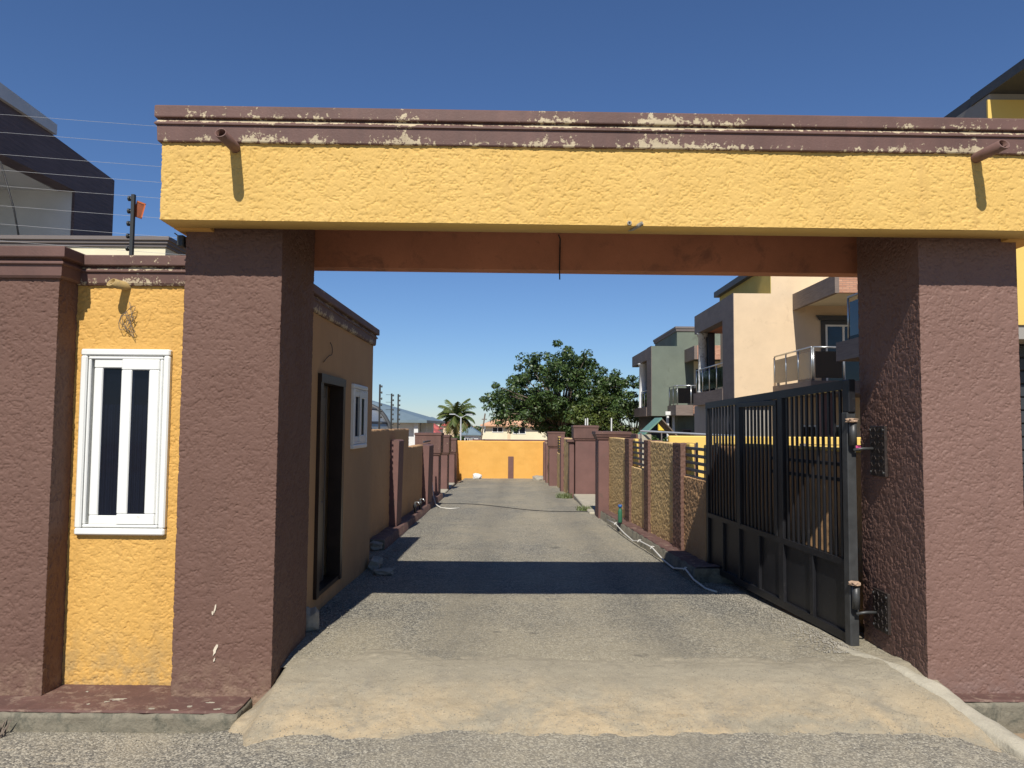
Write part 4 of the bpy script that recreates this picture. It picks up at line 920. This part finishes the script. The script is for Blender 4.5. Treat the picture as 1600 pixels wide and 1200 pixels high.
MB().box(9.231, 13, Y2 + .0, Y2 + .008, 2.7, 5.0).build('balcony_back_wall', M['cream_pale'], h2)
wbox(h2, 9.35, 10.3, Y2 - .003, 2.7, 4.6, M['tint'], M['trim_dark'], None, 1, 'balcony_door')
MB().box(7.3, 8.37, 39.5, 43.5, -.9, 2.16).build('ground_floor', M['shutter'], h2)
for x, mt in ((8.05, 'white_render'), (7.75, 'white_render')): MB().box(x, x + .1, 37.6, 37.75, -.9, 2.165).build('porch_post', M[mt], h2)
MB().box(7.6, 7.85, 37.2, 37.3, 2.2, 2.38).build('wall_light', M['pvc'], h2)
wbox(h2, 8.6, 9.1, Y2 - .0, .9, 1.5, M['glass'], M['trim_mid'], None, 0)

# yellow house at the right edge
h0 = thing('yellow_house', 'yellow house with dark flat roof rising behind the right pillar', 'house')
MB().box(6.85, 12, 10.5, 10.53, 3.1, 6.40).build('front_wall', M['house_yellow'], h0)
MB().box(6.9, 12, 10.531, 12.4, 2.9, 6.5).build('side_wall', M['grey_wall'], h0)
MB().box(8.5, 13, 12.4, 17.2, -.4, 6.5).build('rear_wall', M['cream'], h0)
MB().box(6.9, 13, 10.95, 17.6, 6.5, 6.64).build('roof', M['trim_dark'], h0)
MB().box(6.88, 13.2, 9.2, 10.95, 6.501, 6.641).build('roof_canopy', M['trim_dark'], h0)
MB().box(7.4, 9, 12.0, 16.95, 3.14, 3.57).build('balcony_slab', M['clad_brown'], h0)
balustrade(h0, [(7.45, 16.4), (7.45, 12.5)], 3.57, .96, M['tint'], lambda L: 3)
wbox(h0, 8.9, 10.2, 12.39, 3.6, 5.6, M['tint'], M['pvc'], None, 1)
MB().box(7.0, 12, 11.2, 12.3, -.4, 2.9).build('ground_floor', M['shutter'], h0)
for i in range(15): MB().bbox(7.0, 11, 11.14, 11.199, -.1 + i * .2, .08 + i * .2, .01).build('shutter_slat', M['shutter'], h0)
MB().box(8.3, 8.5, 12.4, 17, -.4, 3.14).build('ground_side', M['brown_flat'], h0)

# slate clad house on the left
hl = thing('slate_house', 'dark slate clad house with white recessed balcony at the upper left', 'house')
MB().box(-9.06, -9.002, 14.72, 16.15, 2.0, 6.34).build('frame_post', M['clad_dark'], hl); MB().prism([(16.15, 6.3), (16.15, 7.0), (12.2, 7.27), (12.2, 6.25), (14.4, 6.3)], 'x', -9.35, -9.0).build('frame', M['clad_dark'], hl)
MB().prism([(9.0, 6.2), (12.2, 6.25), (12.2, 7.27), (9.0, 7.5)], 'x', -9.4, -9.001).build('frame_beam', M['clad_dark'], hl)
MB().box(-14, -10.6, 9, 16.1, -.3, 6.9).build('back_wall', M['white_render'], hl)
MB().box(-10.6, -9.061, 14.74, 16.1, -.3, 6.33).build('recess_side_wall', M['white_render'], hl)
MB().box(-10.6, -9.4, 9, 14.75, 6.31, 6.6).build('recess_ceiling', M['white_render'], hl)
MB().prism([(9, 7.1), (13.9, 7.1), (13.9, 7.22), (9, 7.25)], 'x', -14, -9.15).build('parapet', M['roof_grey'], hl)
MB().prism([(9, 7.24), (13.95, 7.16), (13.95, 7.36), (9, 7.62)], 'x', -14.2, -8.93).build('roof_fascia', M['roof_white'], hl)
MB().box(-10.59, -10.55, 11.4, 12.6, 4.3, 6.0).build('window', M['glass'], hl)
MB().box(-14, -9.4, 9, 16.1, 2.6, 2.9).build('floor_slab', M['white_render'], hl)
curl('drop_cable', 'black service cable slanting across the white recess of the slate house', [(-8.75, 12.2, 6.0), (-8.55, 12.3, 5.2), (-8.38, 12.35, 4.3)], .016, M['black_wire'], 'cable')
hc = thing('cream_block', 'low cream building with grey cornice behind the guardhouse roof', 'house')
MB().box(-8.5, -5.80, 12.0, 15, -.3, 4.5).build('wall', M['cream_pale'], hc)
MB().ring(-8.5, -5.80, 12.0, 15, [(0, 4.49), (.03, 4.50), (.03, 4.54), (.06, 4.55), (.06, 4.59), (.09, 4.6), (.09, 4.66), (-.3, 4.67)]).build('cornice', M['trim_mid'], hc)
MB().box(-7.5, -6.1, 15.0, 18, -.3, 4.9).build('rear_wall', M['cream_pale'], hc)
MB().ring(-7.5, -6.1, 15.0, 18, [(0, 4.9), (.04, 4.92), (.04, 5.0), (.08, 5.02), (.08, 5.12), (-.3, 5.14)]).build('rear_cornice', M['trim_mid'], hc)

# arched canopy behind the left wall
ac = thing('arched_canopy', 'arched smoky polycarbonate canopy behind the left wall', 'canopy', (-4.2, 0, 0))
def arc(y, a, b, zc, n=18): return [(a * math.cos(math.pi * i / n), y, zc + b * math.sin(math.pi * i / n)) for i in range(n + 1)]
for y in (18.0, 21.0): MB().tube(arc(y, .74, 1.28, .85), .07, 8).build('rib', M['trim_dark'], ac, True)
A = arc(18.05, .71, 1.25, .85); B = arc(20.95, .71, 1.25, .85); vs = A + B; k = len(A)
npmesh('sheet', vs, [(i, i+1, k+i+1, k+i) for i in range(k - 1)], M['poly'], ac)
for i in (4, 7): MB().tube([A[i], B[i]], .035, 6).build('purlin', M['trim_dark'], ac)
for y in (18.0, 21.0):
    for x in (-.74, .74): MB().box(x - .04, x + .04, y - .04, y + .04, -.6, .87).build('post', M['trim_mid'], ac)

def hip_house(name, label, x0, x1, y0, y1, z0, ze, zr, wall, roof, ov=.5, wins=(), group=None):
    t = thing(name, label, 'house', (0, 0, 0), 0, group)
    MB().box(x0, x1, y0, y1, z0, ze).build('wall', wall, t)
    a = [(x0-ov, y0-ov, ze), (x1+ov, y0-ov, ze), (x1+ov, y1+ov, ze), (x0-ov, y1+ov, ze)]; W, D = x1 - x0 + 2*ov, y1 - y0 + 2*ov
    if W > D: r = [(x0 - ov + D/2, (y0+y1)/2, zr), (x1 + ov - D/2, (y0+y1)/2, zr)]
    else: r = [((x0+x1)/2, y0 - ov + W/2, zr), ((x0+x1)/2, y1 + ov - W/2, zr)]
    fs = [(0,1,5,4), (1,2,5), (2,3,4,5), (3,0,4)] if W > D else [(0,1,4), (1,2,5,4), (2,3,5), (3,0,4,5)]
    b = [(x, y, z - .14) for x, y, z in a]
    MB().add(a + r + b, fs + [(6,9,8,7), (0,6,7,1), (1,7,8,2), (2,8,9,3), (3,9,6,0)]).build('roof', roof, t)
    for (wx0, wx1, wz0, wz1) in wins: wbox(t, wx0, wx1, y0 - .002, wz0, wz1, M['glass'], M['pvc'], None, 1)
    return t
g_ = hip_house('grey_roofed_house', 'white bungalow with blue grey hip roof behind the canopy', -17, -5.4, 40, 49, -1.2, 1.85, 3.4, M['white_render'], M['roof_grey'], .7, [(-7.6, -6.6, .3, 1.4), (-10, -9, .3, 1.4)])
MB().box(-5.42, -5.2, 39.6, 39.85, -1.2, 1.75).build('porch_post', M['white_render'], g_); MB().box(-5.35, -5.05, 42, 42.3, -1.2, 1.75).build('porch_post', M['white_render'], g_)
o_ = hip_house('orange_roofed_house', 'cream bungalow with salmon orange hip roof beside the big tree', -3.0, 4.6, 75, 83, -2.0, 1.66, 3.35, M['cream_pale'], M['roof_orange'], .5, [(-2.3, -1.2, .9, 1.45), (-.2, 1.1, .75, 1.5)])
MB().box(-.75, -.45, 74.9, 74.99, -2, 1.5).build('porch_column', M['cream'], o_)
tag(MB().bbox(-3.8, 5.5, 66, 66.2, -1.9, .36, .02).build('yard_wall', M['brown_flat']), 'low brown yard wall before the salmon roofed bungalow', 'wall')
rng = random.Random(11)
far = [(-12.3, -10.0, 95, 'a', .25, 1.35, 'white_render', 'roof_red', 'near red roofed far house left of the coconut palm'), (-16.8, -12.4, 118, 'b', 1.0, 2.5, 'white_render', 'roof_red', 'far white house under a red roof left of the palm'),
       (-13.6, -9.6, 140, 'c', 1.6, 2.9, 'cream', 'roof_red', 'farther house whose red roof peeps beside the palm crown'), (-6.8, -3.6, 150, 'd', 1.4, 2.6, 'cream_pale', 'roof_grey', 'far cream house between the lamp and the salmon roof'),
       (-20.5, -16.2, 160, 'e', 2.2, 3.4, 'cream_pale', 'roof_grey', 'far cream house just right of the grey hip roof'), (-7.6, -5.2, 105, 'f', .3, 1.4, 'white_render', 'roof_grey', 'small far white house behind the street lamp'),
       (-4.9, -3.1, 128, 'g', 1.1, 2.2, 'white_render', 'roof_grey', 'small grey roofed far house beside the leaning pole')]
for (x0, x1, y, _, ze, zr, wm, rm, lab) in far:
    hip_house('distant_house', lab, x0, x1, y, y + 6, -4, ze, zr, M[wm], M[rm], .4, [(x0 + .5, x0 + 1.3, ze - 1.3, ze - .5), (x1 - 1.3, x1 - .5, ze - 1.3, ze - .5)], 'distant houses')

# street lamp, leaning pole, small yard things
sp_ = thing('street_lamp', 'double armed pale street lamp post in front of the coconut palm', 'street lamp', (-4.4, 60, -1.5))
MB().tube([(0, 0, 0), (0, 0, 3.8)], [.07, .05], 8).build('post', M['roof_white'], sp_)
for s in (-1, 1): MB().tube([(0, 0, 3.7), (s * .5, 0, 3.98)], .025, 6).build('arm', M['roof_white'], sp_); MB().bbox(min(s * .45, s * .95), max(s * .45, s * .95), -.08, .08, 3.94, 4.02, .02).build('lamp_head', M['roof_white'], sp_)
up_ = thing('utility_pole', 'leaning dark utility pole left of the salmon roofed bungalow', 'pole', (-3.25, 65, -1.6))
MB().tube([(0, 0, 0), (.62, 0, 4.25)], [.08, .06], 8).build('pole', M['bark'], up_); MB().bbox(.32, .78, -.04, .04, 3.7, 3.78, .01).build('crossarm', M['bark'], up_)
aw = thing('green_awning', 'tilted green sheet metal awning behind the capped right pier', 'awning', (3.0, 18.2, 0))
MB().prism([(0, 1.25), (.62, 1.83), (.64, 1.80), (.02, 1.22)], 'y', 0, .9).build('sheet', M['tin_green'], aw); MB().prism([(.64, 1.8), (1.1, 1.3), (1.08, 1.28), (.62, 1.78)], 'y', 0, .9).build('sheet', M['bark'], aw)
for x in (.06, .58, 1.05): MB().box(x, x + .04, .2, .24, -.5, 1.26).build('post', M['bark'], aw)
tag(MB().bbox(2.6, 3.15, 17.0, 17.12, -.4, 1.42, .015).build('block_wall', M['edging']), 'short bare concrete block wall under the green awning', 'wall')
yb = thing('meter_box', 'small yellow box on a post before the green house', 'box', (5.35, 27.5, -.5))
MB().bbox(0, .26, 0, .15, 1.95, 2.22, .02).build('box', M['yellow_box'], yb); MB().box(.11, .15, .05, .09, 0, 1.96).build('post', M['trim_mid'], yb)
yr = thing('yard_rail', 'long pale pipe rail in the yard above the pebbledash wall', 'rail', (2.9, 16.0, 0), 0)
MB().tube([(0, 1.0, 1.50), (1.5, -.4, 1.43), (3.6, -2.2, 1.36)], .022, 8).build('pipe', M['wire'], yr)
for p in ((0, 1.0), (3.6, -2.2)): MB().box(p[0] - .02, p[0] + .02, p[1] - .02, p[1] + .02, -.4, 1.46).build('post', M['trim_mid'], yr)
tag(MB().bbox(2.8, 8.2, 13.4, 13.55, -.3, 1.44, .02).build('yard_wall', M['house_yellow']), 'sunlit yellow dividing wall seen through the louvred openings', 'wall')
for (x, y, h, lab) in [(2.06, 21.5, 2.0, 'left white stake of the pair above the right wall'), (2.13, 21.6, 2.02, 'right white stake of the pair above the right wall'), (2.75, 21.0, 2.02, 'single white stake above the nearer right pier')]:
    tag(MB().tube([(x, y, -.4), (x, y, h - .18)], .02, 6).build('stake', M['white_render']), lab, 'stake')
cl = thing('clothes_line', 'magenta and white cloths hanging beyond the gate bars', 'laundry', (4.3, 9.5, 0))
for i, (c, x) in enumerate((('magenta', 0), ('white_render', .22), ('magenta', .42))):
    vs = []; n = 8
    for a in range(n + 1):
        for b in range(3): vs.append((x + a * .025, .02 * math.sin(a * 1.5 + i), 1.38 - b * .07))
    npmesh('cloth', vs, [(a*3+b, a*3+b+1, (a+1)*3+b+1, (a+1)*3+b) for a in range(n) for b in range(2)], M[c], cl)
MB().tube([(-.6, 0, 1.385), (1.2, 0, 1.385)], .005, 5).build('line', M['black_wire'], cl)
for x in (-.6, 1.2): MB().box(x - .03, x + .03, -.03, .03, -.3, 1.4).build('post', M['trim_mid'], cl)

# ------------------------------------------------------------------ trees
def leaves(centers, crad, n, size, seed, flat=.75):
    rng = np.random.RandomState(seed); V = []; tot = 0; out = []
    C = np.repeat(centers, n, axis=0); rad = np.repeat(crad, n)
    d = rng.normal(size=(len(C), 3)); d /= np.linalg.norm(d, axis=1)[:, None]; r = rad * rng.uniform(.35, 1.0, len(C)) ** .6
    p = C + d * r[:, None] * np.array([1, 1, flat])
    nrm = d * .9 + rng.normal(size=d.shape) * .55 + np.array([0, 0, .5]); nrm /= np.linalg.norm(nrm, axis=1)[:, None]
    a = np.cross(nrm, rng.normal(size=d.shape)); a /= np.linalg.norm(a, axis=1)[:, None]; b = np.cross(nrm, a)
    s = size * rng.uniform(.6, 1.25, (len(C), 1)); L = a * s; Wd = b * s * .55; fold = nrm * s * .12
    V = np.stack([p - L, p + Wd * 1.0 + fold, p + L, p - Wd * 1.0 + fold], 1)
    return V.reshape(-1, 3), np.arange(len(C) * 4).reshape(-1, 4)
def tree(name, label, base, h0, ctr, half, ncl, crad, nleaf, lsize, mat, seed, trunk_r, group=None, keep=None, cat='tree'):
    t = thing(name, label, cat, base, 0, group); rng = np.random.RandomState(seed); cs = []
    nl = max(6, ncl // 4); lobes = []
    while len(lobes) < nl:
        d = rng.normal(size=3); d /= np.linalg.norm(d); f = rng.uniform(.12, 1.04) ** .45; p = np.array(ctr) + d * np.array(half) * f * .9
        if keep and not keep(p): continue
        lobes.append((p, rng.uniform(.7, 1.3)))
    lr = .125 * (half[0] + half[2])
    for k in range(ncl):
        p, q = lobes[k % nl]; d = rng.normal(size=3); d /= np.linalg.norm(d); cs.append(p + d * lr * q * rng.uniform(.3, 1) ** .5 * np.array([1, 1, .75]))
    cs = np.array(cs); cr = rng.uniform(.65, 1.25, len(cs)) * crad
    V, Q = leaves(cs, cr, nleaf, lsize, seed + 1); npmesh('crown', V, Q, mat, t)
    fork = Vector((0, 0, h0)); m = MB(); m.tube([(0, 0, -.3), (.02, .03, h0 * .5), fork], [trunk_r * 1.3, trunk_r, trunk_r * .85], 10)
    order = np.argsort(rng.rand(len(cs)))[:max(8, ncl // 3)]
    for k in order:
        e = Vector(cs[k]); mid = fork.lerp(e, .5) + Vector((0, 0, .12 * (e - fork).length)); m.tube([fork - Vector((0, 0, .15)), mid, e], [trunk_r * .42, trunk_r * .22, trunk_r * .07], 6, False)
    m.build('trunk', M['bark'], t, True); return t
def kp(p):    # crown sits high on the right, droops low at the left
    x, z = p[0], p[2]
    return z > (.75 if x > -1.6 else 1.9 + .25 * (-x - 1.6)) or (-2.6 < x < -1.2 and z > .9)
tree('broadleaf_tree', 'large dark green spreading tree beyond the end wall', (2.9, 46, -1.0), 2.2, (0, 0, 4.4), (4.75, 4.2, 2.95), 460, .42, 95, .10, M['leaf'], 5, .2, None, kp)
tree('loose_tree', 'lighter yellow green tree low behind the big tree beside the green house', (8.3, 52, -1.1), 1.2, (0, 0, 2.9), (2.9, 2.2, 2.0), 90, .5, 80, .10, M['leaf_b'], 8, .13)
tree('young_tree', 'small bright tree in front of the big dark crown', (3.9, 42.8, -.9), 1.0, (0, 0, 3.0), (1.9, 1.2, 1.25), 50, .42, 70, .10, M['leaf_b'], 9, .08)
tree('loose_tree', 'dark shrub mass behind the right piers under the big tree', (5.6, 36, -.8), .6, (0, 0, 1.4), (2.6, 1.5, 1.0), 60, .42, 70, .09, M['leaf'], 12, .07)
for (x, y, wd, hh, sd, lab) in [(-24, 170, 5, 2.2, 31, 'round far tree right of the grey hip roof'), (-11, 175, 6, 2.3, 32, 'far tree mass behind the palm'), (-2.5, 160, 5, 2.2, 33, 'far tree beside the salmon roof'), (7.5, 120, 8, 2.6, 34, 'far tree behind the right gap under the big crown'), (-5.9, 74, 1.5, 1.0, 35, 'dark bush at the foot of the coconut palm')]:
    z0 = float(np.interp(y, GY, GZ)); tree('distant_tree', lab, (x, y, z0), .8, (0, 0, -z0 + .1 if y > 100 else 1.3), (wd, wd * .6, hh), 40, .9 if y > 100 else .45, 45, .3 if y > 100 else .12, M['leaf'], sd, .15, 'distant trees')

# coconut palm
pm_ = thing('coconut_palm', 'coconut palm with drooping fronds left of the street lamp', 'palm tree', (-6.05, 75.5, -1.7)); rng = random.Random(17)
HC = 4.15
MB().tube([(.1, 0, -.3), (.05, 0, 1.0), (0, 0, 2.4), (0, 0, HC)], [.26, .2, .17, .14], 10).build('trunk', M['bark'], pm_, True)
for i in range(24):
    az = i * 2.399 + rng.uniform(-.2, .2); el = 1.35 - 1.75 * (i / 23.0) ; L = rng.uniform(2.1, 2.6); n = 16; V = []; Q = []
    d = Vector((math.cos(az), math.sin(az), 0)); p = Vector((0, 0, 0)); e = el; side = Vector((-d.y, d.x, 0)); pts = []
    for k in range(n + 1):
        pts.append(p.copy()); p = p + (d * math.cos(e) + Vector((0, 0, math.sin(e)))) * (L / n); e -= (.055 + .045 * (1 - el / 1.6)) * (.6 + k / n)
    for k in range(1, n):
        t_ = (pts[k+1] - pts[k]).normalized(); ll = .72 * math.sin(math.pi * (k + 1.5) / (n + 2.2)) ** .7
        for s in (-1, 1):
            for q in (0, .5):
                b0 = pts[k].lerp(pts[k+1], q); tip = b0 + (side * s * .72 + t_ * .6 + Vector((0, 0, -.45 - .25 * rng.random()))) * ll; wv = t_ * .07; j = len(V)
                V += [b0 - wv, b0 + wv, tip + wv * .2, tip - wv * .2]; Q.append((j, j+1, j+2, j+3))
    fr = npmesh('frond', [tuple(v) for v in V], Q, M['palm'] if i < 20 or rng.random() < .5 else M['palm_dry'], pm_); fr.location = (0, 0, HC)
    rc = MB().tube(pts, [.035 * (1 - .85 * k / n) for k in range(n + 1)], 5).build('rachis', M['palm_dry'], fr)
for i in range(5):
    o = rock('coconut', '', (0, 0, 0), (.11, .11, .13), i + 40, M['palm_dry']); o.parent = pm_; o.location = (.2 * math.cos(i * 1.3), .2 * math.sin(i * 1.3), HC - .2)
    for k in ('label', 'category'): del o[k]
